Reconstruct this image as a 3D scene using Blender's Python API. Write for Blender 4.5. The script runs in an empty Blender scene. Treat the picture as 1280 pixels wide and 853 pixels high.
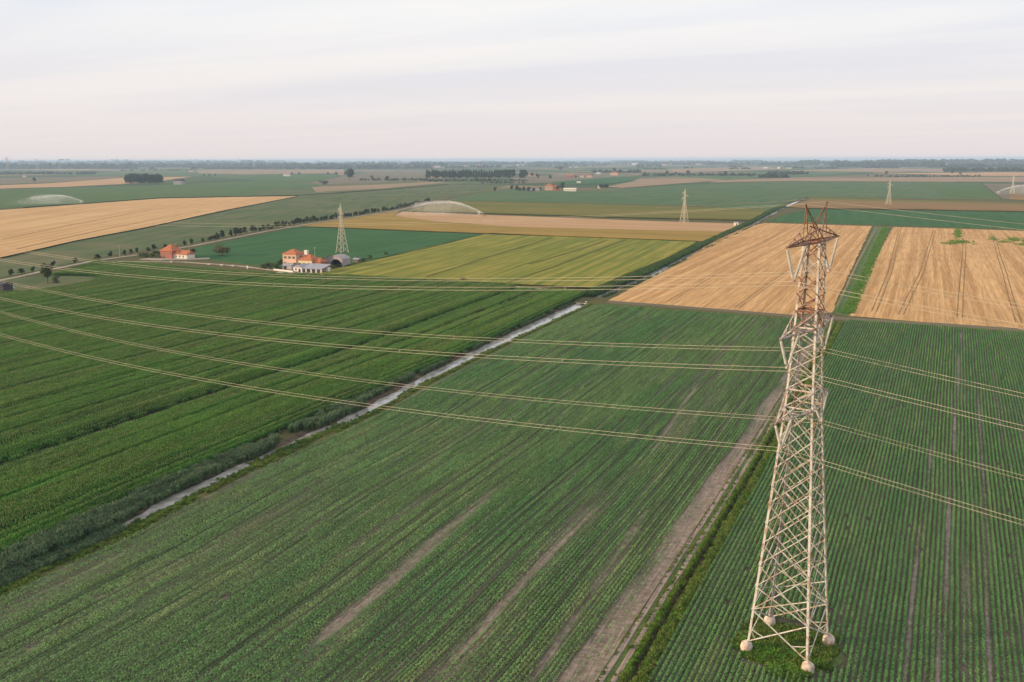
import bpy, bmesh, math, random
import numpy as np
from mathutils import Vector, Matrix, noise as mnoise
from mathutils.geometry import tessellate_polygon
random.seed(7); RNG = np.random.default_rng(7)
S = bpy.context.scene
COL = S.collection
rad = math.radians

# ------------------------------------------------------------------ camera
F_PX, CAM_H, ROLL, PITCH, YAW = 1100.0, 65.0, 0.003281, 0.20362, 0.46517
fw = np.array([-math.sin(YAW)*math.cos(PITCH), math.cos(YAW)*math.cos(PITCH), -math.sin(PITCH)])
r0 = np.array([math.cos(YAW), math.sin(YAW), 0.0]); u0 = np.cross(r0, fw)
RGT = math.cos(ROLL)*r0 - math.sin(ROLL)*u0
UPV = math.sin(ROLL)*r0 + math.cos(ROLL)*u0
cam = bpy.data.cameras.new('camera'); camo = bpy.data.objects.new('camera', cam); COL.objects.link(camo)
cam.sensor_width = 36; cam.lens = F_PX/1280*36; cam.clip_start = 1; cam.clip_end = 90000
M = Matrix(((RGT[0], UPV[0], -fw[0], 0), (RGT[1], UPV[1], -fw[1], 0), (RGT[2], UPV[2], -fw[2], CAM_H), (0, 0, 0, 1)))
camo.matrix_world = M
S.camera = camo

def P(px, py, z=0.0):
    """ground point (at height z) of a place measured in the photograph"""
    v = fw*F_PX + RGT*(px-640) - UPV*(py-426.5)
    t = (z-CAM_H)/v[2]
    return (float(v[0]*t), float(v[1]*t))

# ------------------------------------------------------------------ sky, sun, exposure
SUN_DIR = Vector((-0.85, -0.53, 0)).normalized(); SUN_EL = rad(12)
W = bpy.data.worlds.new("World"); S.world = W; W.use_nodes = True
nt = W.node_tree; N = nt.nodes; LK = nt.links; N.clear()
def nn(t, **k):
    n = N.new(t)
    for a, b in k.items(): setattr(n, a, b)
    return n
out = nn('ShaderNodeOutputWorld'); sky = nn('ShaderNodeTexSky', sky_type='NISHITA')
sky.sun_disc = False; sky.sun_elevation = SUN_EL; sky.sun_rotation = math.atan2(SUN_DIR.x, SUN_DIR.y) % (2*math.pi)
sky.altitude = 60; sky.dust_density = 2.0
bg1 = nn('ShaderNodeBackground'); bg1.inputs[1].default_value = 0.10; LK.new(sky.outputs[0], bg1.inputs[0])
bg2 = nn('ShaderNodeBackground'); bg2.inputs[1].default_value = 1.03
tc = nn('ShaderNodeTexCoord'); sep = nn('ShaderNodeSeparateXYZ'); LK.new(tc.outputs['Generated'], sep.inputs[0])
# thin high cloud veil: noise on the plane of a cloud layer, wisps drawn out sideways
dz = nn('ShaderNodeMath', operation='MAXIMUM'); LK.new(sep.outputs[2], dz.inputs[0]); dz.inputs[1].default_value = 0.0
dza = nn('ShaderNodeMath', operation='ADD'); LK.new(dz.outputs[0], dza.inputs[0]); dza.inputs[1].default_value = 0.045
dx = nn('ShaderNodeMath', operation='DIVIDE'); LK.new(sep.outputs[0], dx.inputs[0]); LK.new(dza.outputs[0], dx.inputs[1])
dy = nn('ShaderNodeMath', operation='DIVIDE'); LK.new(sep.outputs[1], dy.inputs[0]); LK.new(dza.outputs[0], dy.inputs[1])
cb = nn('ShaderNodeCombineXYZ'); LK.new(dx.outputs[0], cb.inputs[0]); LK.new(dy.outputs[0], cb.inputs[1])
mp = nn('ShaderNodeMapping'); mp.inputs['Rotation'].default_value = (0, 0, rad(-40)); mp.inputs['Scale'].default_value = (0.16, 0.62, 1); LK.new(cb.outputs[0], mp.inputs[0])
no = nn('ShaderNodeTexNoise'); no.inputs['Scale'].default_value = 1.0; no.inputs['Detail'].default_value = 6; no.inputs['Roughness'].default_value = 0.55; no.inputs['Distortion'].default_value = 0.5
LK.new(mp.outputs[0], no.inputs['Vector'])
cr = nn('ShaderNodeValToRGB'); LK.new(no.outputs[0], cr.inputs[0])
e = cr.color_ramp.elements; e[0].position = 0.36; e[0].color = (0.775, 0.80, 0.87, 1); e[1].position = 0.62; e[1].color = (0.935, 0.915, 0.90, 1)
# low in the sky the veil thickens and reddens a little
hz = nn('ShaderNodeMapRange'); LK.new(dz.outputs[0], hz.inputs[0]); hz.inputs[1].default_value = 0.0; hz.inputs[2].default_value = 0.15; hz.inputs[3].default_value = 1.0; hz.inputs[4].default_value = 0.0
mx = nn('ShaderNodeMix', data_type='RGBA'); LK.new(hz.outputs[0], mx.inputs[0]); LK.new(cr.outputs[0], mx.inputs[6]); mx.inputs[7].default_value = (0.81, 0.73, 0.73, 1)
LK.new(mx.outputs[2], bg2.inputs[0])
ms = nn('ShaderNodeMixShader'); ms.inputs[0].default_value = 0.9; LK.new(bg1.outputs[0], ms.inputs[1]); LK.new(bg2.outputs[0], ms.inputs[2]); LK.new(ms.outputs[0], out.inputs[0])

sun = bpy.data.lights.new('sun', 'SUN'); sun.energy = 5.0; sun.angle = rad(0.9); sun.color = (1.0, 0.74, 0.48)
suno = bpy.data.objects.new('sun', sun); COL.objects.link(suno)
sd = Vector((SUN_DIR.x*math.cos(SUN_EL), SUN_DIR.y*math.cos(SUN_EL), math.sin(SUN_EL)))
suno.rotation_euler = sd.to_track_quat('Z', 'Y').to_euler(); suno.location = (0, 0, 300)
S.view_settings.view_transform = 'Standard'; S.view_settings.look = 'None'; S.view_settings.exposure = 0.10; S.view_settings.gamma = 1
S.cycles.max_bounces = 6; S.cycles.diffuse_bounces = 2; S.cycles.transparent_max_bounces = 24; S.cycles.volume_bounces = 1

# ------------------------------------------------------------------ materials
MATS = {}
class MB_:
    """tiny node-graph writer"""
    def __init__(s, name):
        s.m = bpy.data.materials.new(name); s.m.use_nodes = True; s.t = s.m.node_tree; s.t.nodes.clear()
        s.out = s.n('ShaderNodeOutputMaterial')
    def n(s, t, **k):
        x = s.t.nodes.new(t)
        for a, b in k.items(): setattr(x, a, b)
        return x
    def set(s, sock, v):
        if hasattr(v, 'links') or isinstance(v, bpy.types.NodeSocket): s.t.links.new(v, sock)
        else: sock.default_value = v
    def math(s, op, a, b=0.0, c=None, clamp=False):
        x = s.n('ShaderNodeMath', operation=op, use_clamp=clamp); s.set(x.inputs[0], a); s.set(x.inputs[1], b)
        if c is not None: s.set(x.inputs[2], c)
        return x.outputs[0]
    def pos(s):
        g = s.n('ShaderNodeNewGeometry'); p = s.n('ShaderNodeSeparateXYZ'); s.t.links.new(g.outputs['Position'], p.inputs[0])
        return g.outputs['Position'], p.outputs[0], p.outputs[1], p.outputs[2]
    def vec(s, x, y=0.0, z=0.0):
        c = s.n('ShaderNodeCombineXYZ'); s.set(c.inputs[0], x); s.set(c.inputs[1], y); s.set(c.inputs[2], z); return c.outputs[0]
    def noise(s, v, scale=1.0, detail=3.0, rough=0.55, dist=0.0):
        x = s.n('ShaderNodeTexNoise'); s.set(x.inputs['Vector'], v); x.inputs['Scale'].default_value = scale; x.inputs['Detail'].default_value = detail
        x.inputs['Roughness'].default_value = rough; x.inputs['Distortion'].default_value = dist; return x.outputs[0]
    def ramp(s, f, a, b, c0=0.0, c1=1.0):
        x = s.n('ShaderNodeMapRange', interpolation_type='SMOOTHSTEP'); s.set(x.inputs[0], f)
        for i, v in enumerate((a, b, c0, c1)): s.set(x.inputs[i+1], v)
        return x.outputs[0]
    def mix(s, f, a, b, mode='MIX'):
        x = s.n('ShaderNodeMix', data_type='RGBA', blend_type=mode); s.set(x.inputs[0], f)
        for i, v in ((6, a), (7, b)): s.set(x.inputs[i], (*v, 1) if isinstance(v, tuple) and len(v) == 3 else v)
        return x.outputs[2]
    def mul(s, col, f):
        x = s.n('ShaderNodeVectorMath', operation='SCALE'); s.set(x.inputs[0], col if not isinstance(col, tuple) else col); s.set(x.inputs['Scale'], f); return x.outputs[0]
    def bsdf(s, col, rough=0.85, spec=0.2, metal=0.0, bump=None, bstr=0.5, bdist=0.1):
        b = s.n('ShaderNodeBsdfPrincipled'); s.set(b.inputs['Base Color'], (*col, 1) if isinstance(col, tuple) and len(col) == 3 else col)
        s.set(b.inputs['Roughness'], rough); b.inputs['Specular IOR Level'].default_value = spec; b.inputs['Metallic'].default_value = metal
        if bump is not None:
            k = s.n('ShaderNodeBump'); k.inputs['Strength'].default_value = bstr; k.inputs['Distance'].default_value = bdist; s.set(k.inputs['Height'], bump)
            s.t.links.new(k.outputs[0], b.inputs['Normal'])
        return b.outputs[0]
    def done(s, sh):
        s.t.links.new(sh, s.out.inputs['Surface']); MATS[s.m.name] = s.m; return s.m

def plain(name, col, rough=0.8, spec=0.2, metal=0.0, var=0.15, scale=0.6, col2=None):
    """solid coloured surface with weathering"""
    b = MB_(name); p, x, y, z = b.pos()
    n1 = b.noise(p, scale, 4); n2 = b.noise(p, scale*9, 3)
    c = b.mix(b.ramp(n1, 0.3, 0.7), tuple(v*(1-var) for v in col), col2 or tuple(min(1, v*(1+var)) for v in col))
    c = b.mul(c, b.ramp(n2, 0.2, 0.8, 1-var*0.6, 1+var*0.6))
    return b.done(b.bsdf(c, rough, spec, metal))

def field_mat(name, c1, c2, c3, slope=-0.06, swath=6.0, fine=0.8, blotch=60.0, cross=False, streak=180.0, fine_amp=0.25, tram=0.0, tramc=(0.03, 0.04, 0.015), blot_amt=0.7, bump=0.3, bare=None):
    """farm land: long streaks along the working direction, fine rows, large blotches, optional tramlines"""
    b = MB_(name); p, x, y, z = b.pos()
    if cross: u = b.math('SUBTRACT', y, b.math('MULTIPLY', x, slope)); v = x
    else: u = b.math('SUBTRACT', x, b.math('MULTIPLY', y, slope)); v = y
    wob = b.math('MULTIPLY', b.noise(b.vec(b.math('MULTIPLY', u, 0.01), b.math('MULTIPLY', v, 0.006)), 1.0, 2), swath*0.8)
    u2 = b.math('ADD', u, wob)
    n1 = b.noise(b.vec(b.math('DIVIDE', u2, swath), b.math('DIVIDE', v, streak)), 1.0, 3, 0.6)
    n2 = b.noise(b.vec(b.math('DIVIDE', u2, fine), b.math('DIVIDE', v, fine*30)), 1.0, 2, 0.6)
    n3 = b.noise(p, 1.0/blotch, 4, 0.6, 0.6)
    n4 = b.noise(p, 0.9, 3, 0.7)
    c = b.mix(b.ramp(n1, 0.35, 0.65), c1, c2)
    c = b.mix(b.math('MULTIPLY', b.ramp(n3, 0.45, 0.68), blot_amt), c, c3)
    if bare:
        at_ = b.n('ShaderNodeAttribute'); at_.attribute_name = 'bare'; nb = b.noise(b.vec(b.math('MULTIPLY', u, 1.6), b.math('MULTIPLY', v, 0.35)), 1.0, 4, 0.7)
        c = b.mix(b.ramp(b.math('ADD', at_.outputs['Fac'], b.math('MULTIPLY', b.math('SUBTRACT', nb, 0.5), 1.1)), 0.32, 0.85), c, b.mix(b.ramp(n4, 0.3, 0.7), bare[0], bare[1]))
    k = b.math('MULTIPLY', b.ramp(n2, 0.25, 0.75, 1-fine_amp, 1+fine_amp), b.ramp(n4, 0.2, 0.8, 0.88, 1.12))
    c = b.mul(c, k)
    if tram:
        ph = b.math('PINGPONG', b.math('ADD', u2, 1.3), tram/2)
        c = b.mix(b.math('MULTIPLY', b.ramp(ph, 0.25, 0.6, 1, 0), 0.8), c, tramc)
    return b.done(b.bsdf(c, 0.95, 0.05, bump=b.math('ADD', n2, b.math('MULTIPLY', n4, 0.6)), bstr=bump, bdist=0.12))

def leaf_mat(name, c1, c2, c3=None, scale=0.05, slope=-0.05, stretch=0.15, trans=0.25, rnd=0.3, rough=0.55, c3_amt=0.6, row=0.0, ramp_=0.34):
    """foliage: two tints in drifts drawn out along the rows, plus plant to plant variation"""
    b = MB_(name); p, x, y, z = b.pos()
    u = b.math('SUBTRACT', x, b.math('MULTIPLY', y, slope))
    v = b.vec(u, b.math('MULTIPLY', y, stretch))
    n1 = b.noise(v, scale, 4, 0.6); n2 = b.noise(p, 1.7, 2, 0.6); n3 = b.noise(v, scale*7, 2, 0.6)
    c = b.mix(b.ramp(n1, 0.35, 0.65), c1, c2)
    if c3: c = b.mix(b.math('MULTIPLY', b.ramp(n3, 0.5, 0.72), c3_amt), c, c3)
    if row: c = b.mul(c, b.ramp(b.noise(b.vec(b.math('DIVIDE', u, row), b.math('MULTIPLY', y, 0.03)), 1.0, 2, 0.7), 0.3, 0.7, 1-ramp_, 1+ramp_*0.9))
    oi = b.n('ShaderNodeObjectInfo')
    c = b.mul(c, b.math('MULTIPLY', b.ramp(n2, 0.25, 0.75, 1-rnd, 1+rnd), b.math('MULTIPLY_ADD', oi.outputs['Random'], rnd, 1-rnd*0.5)))
    s1 = b.bsdf(c, rough, 0.25)
    tr = b.n('ShaderNodeBsdfTranslucent'); b.set(tr.inputs[0], b.mul(c, 1.3))
    mxs = b.n('ShaderNodeMixShader'); mxs.inputs[0].default_value = trans; b.t.links.new(s1, mxs.inputs[1]); b.t.links.new(tr.outputs[0], mxs.inputs[2])
    return b.done(mxs.outputs[0])

# land
m_bare = field_mat('soil_bare', (0.27, 0.205, 0.165), (0.34, 0.265, 0.22), (0.21, 0.165, 0.125), -0.06, 0.9, 0.3, 12, streak=40, fine_amp=0.28, bump=0.6)
m_soil = field_mat('soil_canopy_shade', (0.115, 0.098, 0.07), (0.155, 0.13, 0.10), (0.10, 0.092, 0.06), -0.06, 2.2, 0.35, 30, streak=60, fine_amp=0.22, bump=0.5, bare=((0.215, 0.165, 0.125), (0.30, 0.235, 0.185)))  # colour darkened as shade under the plants; bare patches keep paler soil
m_soil2 = field_mat('soil_right_canopy_shade', (0.095, 0.085, 0.058), (0.13, 0.112, 0.082), (0.08, 0.078, 0.048), 0.0, 2.2, 0.35, 30, streak=60, fine_amp=0.22, bump=0.5, bare=((0.21, 0.17, 0.145), (0.28, 0.23, 0.20)))  # shade between the rows is put into this soil colour too
m_soilm = plain('soil_maize', (0.06, 0.055, 0.035), 1, 0.05)
m_stub = field_mat('stubble', (0.42, 0.235, 0.095), (0.60, 0.37, 0.17), (0.40, 0.235, 0.10), -0.03, 3.6, 0.9, 90, streak=420, fine_amp=0.20, blot_amt=0.4)
m_stubL = field_mat('stubble_left', (0.47, 0.28, 0.12), (0.57, 0.37, 0.18), (0.43, 0.25, 0.105), -0.62, 7, 1.6, 120, streak=500, fine_amp=0.1, blot_amt=0.4)
m_wheat = field_mat('wheat_ripening', (0.13, 0.165, 0.024), (0.28, 0.24, 0.05), (0.14, 0.165, 0.024), -0.12, 4.5, 1.2, 45, streak=260, fine_amp=0.18, blot_amt=0.5)
m_ochre = field_mat('wheat_ripe', (0.265, 0.175, 0.04), (0.33, 0.22, 0.06), (0.22, 0.165, 0.036), 0.0, 9, 1.5, 70, cross=True, streak=400, fine_amp=0.1, blot_amt=0.5)
m_pink = field_mat('stubble_pale', (0.42, 0.255, 0.13), (0.47, 0.30, 0.165), (0.36, 0.23, 0.11), 0.0, 12, 2, 90, cross=True, streak=400, fine_amp=0.08, blot_amt=0.5)
m_brown = field_mat('barley_brown', (0.21, 0.13, 0.05), (0.255, 0.165, 0.07), (0.18, 0.12, 0.05), 0.0, 12, 2, 80, cross=True, streak=500, fine_amp=0.08, blot_amt=0.5)
m_dgreen = field_mat('crop_deep_green', (0.034, 0.100, 0.033), (0.045, 0.122, 0.042), (0.06, 0.125, 0.045), -0.1, 8, 1.6, 60, streak=200, fine_amp=0.12, blot_amt=0.5)
m_bgreen = field_mat('crop_blue_green', (0.062, 0.118, 0.046), (0.085, 0.145, 0.06), (0.12, 0.14, 0.06), 0.02, 12, 2.5, 130, streak=250, fine_amp=0.12, blot_amt=0.6)
m_olive = field_mat('meadow_olive', (0.070, 0.108, 0.040), (0.105, 0.128, 0.055), (0.16, 0.145, 0.075), -0.55, 14, 2.5, 90, streak=150, fine_amp=0.14, blot_amt=0.75)
m_lgreen = field_mat('crop_light_green', (0.065, 0.125, 0.035), (0.085, 0.135, 0.045), (0.06, 0.11, 0.035), -0.5, 18, 3, 150, streak=300, fine_amp=0.1, blot_amt=0.5)
m_band = field_mat('crop_yellow_green', (0.12, 0.13, 0.026), (0.185, 0.15, 0.036), (0.105, 0.125, 0.03), 0.0, 25, 2, 100, cross=True, streak=900, fine_amp=0.1, blot_amt=0.4)
m_tan = field_mat('plough_tan', (0.27, 0.185, 0.115), (0.33, 0.235, 0.15), (0.22, 0.17, 0.10), 0.0, 25, 5, 200, cross=True, streak=700, fine_amp=0.06, blot_amt=0.5)
m_grey = field_mat('fallow_grey', (0.155, 0.13, 0.085), (0.20, 0.165, 0.115), (0.11, 0.115, 0.06), 0.0, 20, 5, 150, cross=True, streak=500, fine_amp=0.08, blot_amt=0.7)
m_road = plain('road_gravel', (0.33, 0.28, 0.22), 0.95, 0.1, scale=0.2)
m_verge = leaf_mat('verge_grass', (0.08, 0.145, 0.02), (0.12, 0.17, 0.035), (0.18, 0.17, 0.06), 0.12, -0.03, 0.5)

def ground_mat():
    """open plain: patchwork of long strip fields seen far off, rough grass close by"""
    b = MB_('plain_ground'); p, x, y, z = b.pos()
    mpn = b.n('ShaderNodeMapping'); b.set(mpn.inputs[0], p); mpn.inputs['Rotation'].default_value = (0, 0, rad(6)); mpn.inputs['Scale'].default_value = (1/420, 1/330, 1)
    vo = b.n('ShaderNodeTexVoronoi', distance='CHEBYCHEV'); b.set(vo.inputs['Vector'], mpn.outputs[0]); vo.inputs['Scale'].default_value = 1; vo.inputs['Randomness'].default_value = 0.75
    sc = b.n('ShaderNodeSeparateColor'); b.set(sc.inputs[0], vo.outputs['Color'])
    r = b.n('ShaderNodeValToRGB'); b.set(r.inputs[0], sc.outputs[0]); r.color_ramp.interpolation = 'CONSTANT'
    cols = [(0, (0.05, 0.085, 0.035)), (0.2, (0.075, 0.105, 0.04)), (0.36, (0.21, 0.16, 0.09)), (0.45, (0.06, 0.095, 0.04)), (0.6, (0.31, 0.215, 0.13)), (0.7, (0.13, 0.125, 0.065)), (0.82, (0.05, 0.09, 0.035)), (0.92, (0.25, 0.19, 0.12))]
    el = r.color_ramp.elements; el[0].position = 0; el[0].color = (*cols[0][1], 1); el[1].position = cols[1][0]; el[1].color = (*cols[1][1], 1)
    for q, cc in cols[2:]:
        ee = el.new(q); ee.color = (*cc, 1)
    n = b.noise(p, 1/25, 4)
    far = b.mul(r.outputs[0], b.ramp(n, 0.2, 0.8, 0.85, 1.15))
    n5 = b.noise(p, 0.6, 4, 0.65)
    near = b.mix(b.ramp(n5, 0.35, 0.65), (0.075, 0.085, 0.028), (0.125, 0.105, 0.05))
    d = b.n('ShaderNodeVectorMath', operation='LENGTH'); b.set(d.inputs[0], p)
    c = b.mix(b.ramp(d.outputs['Value'], 1700, 2300), near, far)
    return b.done(b.bsdf(c, 0.95, 0.05))
m_ground = ground_mat()

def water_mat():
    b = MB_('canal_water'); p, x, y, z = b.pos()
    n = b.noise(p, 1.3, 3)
    return b.done(b.bsdf(b.mix(b.ramp(b.noise(p, 0.25, 3), 0.35, 0.65), (0.27, 0.26, 0.225), (0.46, 0.43, 0.40)), 0.12, 0.5, bump=n, bstr=0.12, bdist=0.03))  # darker blotches in the colour stand in for reflections on silty water
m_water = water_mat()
def bank_mat():
    b = MB_('bank_earth'); p, x, y, z = b.pos(); n = b.noise(p, 0.5, 4, 0.65)
    return b.done(b.bsdf(b.mix(b.ramp(n, 0.35, 0.65), (0.07, 0.052, 0.035), (0.13, 0.095, 0.065)), 0.95, 0.1))
m_bank = bank_mat()

# plants
m_soy = leaf_mat('soy_leaf', (0.105, 0.24, 0.078), (0.165, 0.285, 0.095), (0.28, 0.33, 0.14), 0.045, -0.05, 0.12, rnd=0.25, c3_amt=0.5, row=0.74, ramp_=0.26)
m_soyb = leaf_mat('soy_leaf_right', (0.095, 0.245, 0.075), (0.135, 0.28, 0.082), (0.23, 0.33, 0.09), 0.05, 0.0, 0.12, rnd=0.25, c3_amt=0.45, row=0.75, ramp_=0.16)
m_maize = leaf_mat('maize_leaf', (0.036, 0.150, 0.010), (0.062, 0.205, 0.014), (0.12, 0.24, 0.018), 0.03, -0.06, 0.06, rnd=0.25, c3_amt=0.5, row=3.6)
m_tassel = leaf_mat('maize_tassel', (0.16, 0.24, 0.05), (0.24, 0.24, 0.08), scale=0.1)
m_reed = leaf_mat('reed_leaf', (0.075, 0.140, 0.062), (0.105, 0.170, 0.080), (0.19, 0.16, 0.07), 0.15, -0.07, 0.6)
m_grass = leaf_mat('grass_leaf', (0.085, 0.170, 0.020), (0.15, 0.215, 0.035), (0.26, 0.23, 0.08), 0.2, -0.03, 0.5)
m_weed = leaf_mat('weed_leaf', (0.085, 0.215, 0.016), (0.13, 0.26, 0.024), (0.24, 0.27, 0.05), 0.15, -0.03, 0.5)
m_tree = leaf_mat('tree_leaf', (0.050, 0.080, 0.022), (0.080, 0.105, 0.032), (0.11, 0.12, 0.04), 0.25, 0, 1)
m_treed = leaf_mat('tree_leaf_dark', (0.022, 0.040, 0.018), (0.038, 0.058, 0.024), None, 0.25, 0, 1)
m_olv = leaf_mat('tree_leaf_bronze', (0.075, 0.075, 0.022), (0.115, 0.085, 0.03), (0.06, 0.07, 0.02), 0.5, 0, 1)
m_bark = plain('bark', (0.10, 0.075, 0.05), 0.95, 0.1)
# built things
m_wall_pink = plain('plaster_pink', (0.66, 0.42, 0.31), 0.85, 0.1, var=0.06)
m_wall_cream = plain('plaster_cream', (0.70, 0.57, 0.36), 0.85, 0.1, var=0.06)
m_wall_red = plain('plaster_brick_red', (0.42, 0.15, 0.10), 0.85, 0.1, var=0.08)
m_wall_white = plain('plaster_white', (0.74, 0.69, 0.62), 0.85, 0.1, var=0.05)
m_wall_grey = plain('concrete_grey', (0.40, 0.36, 0.36), 0.9, 0.1, var=0.08)
m_tile = plain('terracotta_tile', (0.42, 0.145, 0.07), 0.85, 0.15, var=0.22, scale=1.2)
m_sheet = plain('roof_sheet_grey', (0.30, 0.29, 0.33), 0.6, 0.3, var=0.12)
m_hang = plain('hangar_sheet', (0.33, 0.29, 0.29), 0.6, 0.3, var=0.12)
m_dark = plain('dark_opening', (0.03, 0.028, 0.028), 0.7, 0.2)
m_shed = plain('dark_shed_boards', (0.06, 0.055, 0.06), 0.8, 0.2)
m_frame = plain('window_frame', (0.5, 0.44, 0.36), 0.6, 0.3)
m_glass = plain('window_glass', (0.05, 0.055, 0.06), 0.12, 0.5)
m_shut = plain('shutter_green', (0.10, 0.13, 0.07), 0.7, 0.2)
m_car = plain('car_paint_silver', (0.55, 0.54, 0.58), 0.3, 0.5, var=0.04)
m_tyre = plain('tyre_rubber', (0.025, 0.025, 0.025), 0.9, 0.1)
m_hay = plain('cover_sheet_white', (0.72, 0.66, 0.55), 0.8, 0.1)
m_pole = plain('pole_concrete', (0.42, 0.38, 0.32), 0.9, 0.1)
m_iron = plain('machine_red', (0.30, 0.10, 0.06), 0.6, 0.3)

def steel(name, c, rust, amt):
    b = MB_(name); p, x, y, z = b.pos()
    n = b.noise(p, 0.9, 4, 0.65); n2 = b.noise(p, 5.0, 3, 0.6)
    f = b.math('MULTIPLY', b.ramp(b.math('ADD', n, b.math('MULTIPLY', n2, 0.4)), 0.95-amt*0.5, 1.05-amt*0.4), 0.9)
    return b.done(b.bsdf(b.mix(f, b.mix(b.ramp(n2, 0.3, 0.7), c, tuple(v*0.85 for v in c)), rust), 0.6, 0.3))
m_steel = steel('pylon_paint', (0.58, 0.545, 0.485), (0.33, 0.22, 0.14), 0.58)
m_steel2 = steel('pylon_paint_worn', (0.62, 0.54, 0.47), (0.34, 0.21, 0.15), 0.7)
m_rust = steel('pylon_rust', (0.50, 0.36, 0.27), (0.22, 0.09, 0.05), 0.9)
m_steelf = plain('pylon_far_paint', (0.52, 0.47, 0.38), 0.6, 0.3)
m_insul = plain('insulator_glass', (0.52, 0.50, 0.44), 0.25, 0.5)
m_conc = plain('footing_concrete', (0.55, 0.38, 0.27), 0.9, 0.1, var=0.25, scale=1.6, col2=(0.62, 0.55, 0.48))
m_cable = plain('aluminium_cable', (0.50, 0.43, 0.31), 0.5, 0.4)
def mist_mat():
    b = MB_('spray_water'); d = b.n('ShaderNodeBsdfDiffuse'); d.inputs[0].default_value = (0.9, 0.9, 0.9, 1)
    tl = b.n('ShaderNodeBsdfTranslucent'); tl.inputs[0].default_value = (0.9, 0.9, 0.9, 1)
    tr = b.n('ShaderNodeBsdfTransparent'); a = b.n('ShaderNodeMixShader'); a.inputs[0].default_value = 0.5
    b.t.links.new(d.outputs[0], a.inputs[1]); b.t.links.new(tl.outputs[0], a.inputs[2])
    q = b.n('ShaderNodeMixShader'); q.inputs[0].default_value = 0.24; b.t.links.new(tr.outputs[0], q.inputs[1]); b.t.links.new(a.outputs[0], q.inputs[2])
    return b.done(q.outputs[0])
m_mist = mist_mat()

# ------------------------------------------------------------------ object helpers
def mesh_obj(name, verts, faces, mat, parent=None, mats=None, midx=None, smooth=False, link=True):
    me = bpy.data.meshes.new(name); me.from_pydata([tuple(v) for v in verts], [], faces)
    for m in (mats or [mat]): me.materials.append(m)
    if midx is not None: me.polygons.foreach_set('material_index', midx)
    if smooth: me.polygons.foreach_set('use_smooth', [True]*len(me.polygons))
    me.update()
    o = bpy.data.objects.new(name, me)
    if link: COL.objects.link(o)
    if parent: o.parent = parent
    return o
def tag(o, label=None, cat=None, group=None, kind=None):
    if label: o['label'] = label
    if cat: o['category'] = cat
    if group: o['group'] = group
    if kind: o['kind'] = kind
    return o
def thing(name, label, cat, loc=(0, 0, 0), rz=0.0, group=None):
    o = bpy.data.objects.new(name, None); COL.objects.link(o); o.location = loc; o.rotation_euler = (0, 0, rz); o.empty_display_size = 0.5
    return tag(o, label, cat, group)
def copy_tree(o, parent=None):
    c = o.copy(); COL.objects.link(c)
    if parent: c.parent = parent
    for ch in o.children: copy_tree(ch, c)
    return c
class Geo:
    def __init__(s): s.v = []; s.f = []
    def add(s, v, f):
        n = len(s.v); s.v += [tuple(p) for p in v]; s.f += [tuple(i+n for i in q) for q in f]
    def box(s, x0, x1, y0, y1, z0, z1):
        s.add([(x0, y0, z0), (x1, y0, z0), (x1, y1, z0), (x0, y1, z0), (x0, y0, z1), (x1, y0, z1), (x1, y1, z1), (x0, y1, z1)],
              [(3, 2, 1, 0), (4, 5, 6, 7), (0, 1, 5, 4), (1, 2, 6, 5), (2, 3, 7, 6), (3, 0, 4, 7)])
    def tube(s, pts, r, n=5, caps=True):
        pts = [Vector(p) for p in pts]; base = len(s.v); rs = r if isinstance(r, (list, tuple)) else [r]*len(pts)
        for i, p in enumerate(pts):
            d = (pts[min(i+1, len(pts)-1)] - pts[max(i-1, 0)]).normalized()
            a = d.cross(Vector((0, 0, 1))); a = a if a.length > 1e-3 else Vector((1, 0, 0)); a.normalize(); b = a.cross(d)
            for k in range(n):
                t = 2*math.pi*k/n; q = p + (a*math.cos(t)+b*math.sin(t))*rs[i]; s.v.append(tuple(q))
        for i in range(len(pts)-1):
            for k in range(n):
                k2 = (k+1) % n; s.f.append((base+i*n+k, base+i*n+k2, base+(i+1)*n+k2, base+(i+1)*n+k))
        if caps:
            s.f.append(tuple(base+k for k in range(n))); s.f.append(tuple(base+(len(pts)-1)*n+k for k in reversed(range(n))))
    def lbar(s, a, b, w, out=None):
        """angle-iron bar from a to b"""
        a = Vector(a); b = Vector(b); d = (b-a).normalized()
        o = Vector(out) if out is not None else Vector((0, 0, 1)).cross(d)
        o = o - d*o.dot(d)
        if o.length < 1e-3: o = Vector((1, 0, 0)) - d*d.x
        o.normalize(); p = o.cross(d); t = w*0.16
        prof = [(0, 0), (w, 0), (w, t), (t, t), (t, w), (0, w)]
        q = (o+p).normalized(); q2 = (o-p).normalized()
        v = [e0 - q*(u*1.0) * 1 + q*0 - q2*(vv*1.0) for e0 in (a, b) for u, vv in prof]
        s.add(v, [(i, (i+1) % 6, 6+(i+1) % 6, 6+i) for i in range(6)] + [(5, 4, 3, 2, 1, 0), (6, 7, 8, 9, 10, 11)])
    def lathe(s, prof, n=12, c=(0, 0, 0)):
        base = len(s.v)
        for r, z in prof:
            for k in range(n): t = 2*math.pi*k/n; s.v.append((c[0]+r*math.cos(t), c[1]+r*math.sin(t), c[2]+z))
        for i in range(len(prof)-1):
            for k in range(n): k2 = (k+1) % n; s.f.append((base+i*n+k, base+i*n+k2, base+(i+1)*n+k2, base+(i+1)*n+k))
        s.f.append(tuple(base+(len(prof)-1)*n+k for k in range(n)))
    def make(s, name, mat, parent=None, smooth=False): return mesh_obj(name, s.v, s.f, mat, parent, smooth=smooth)

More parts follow.
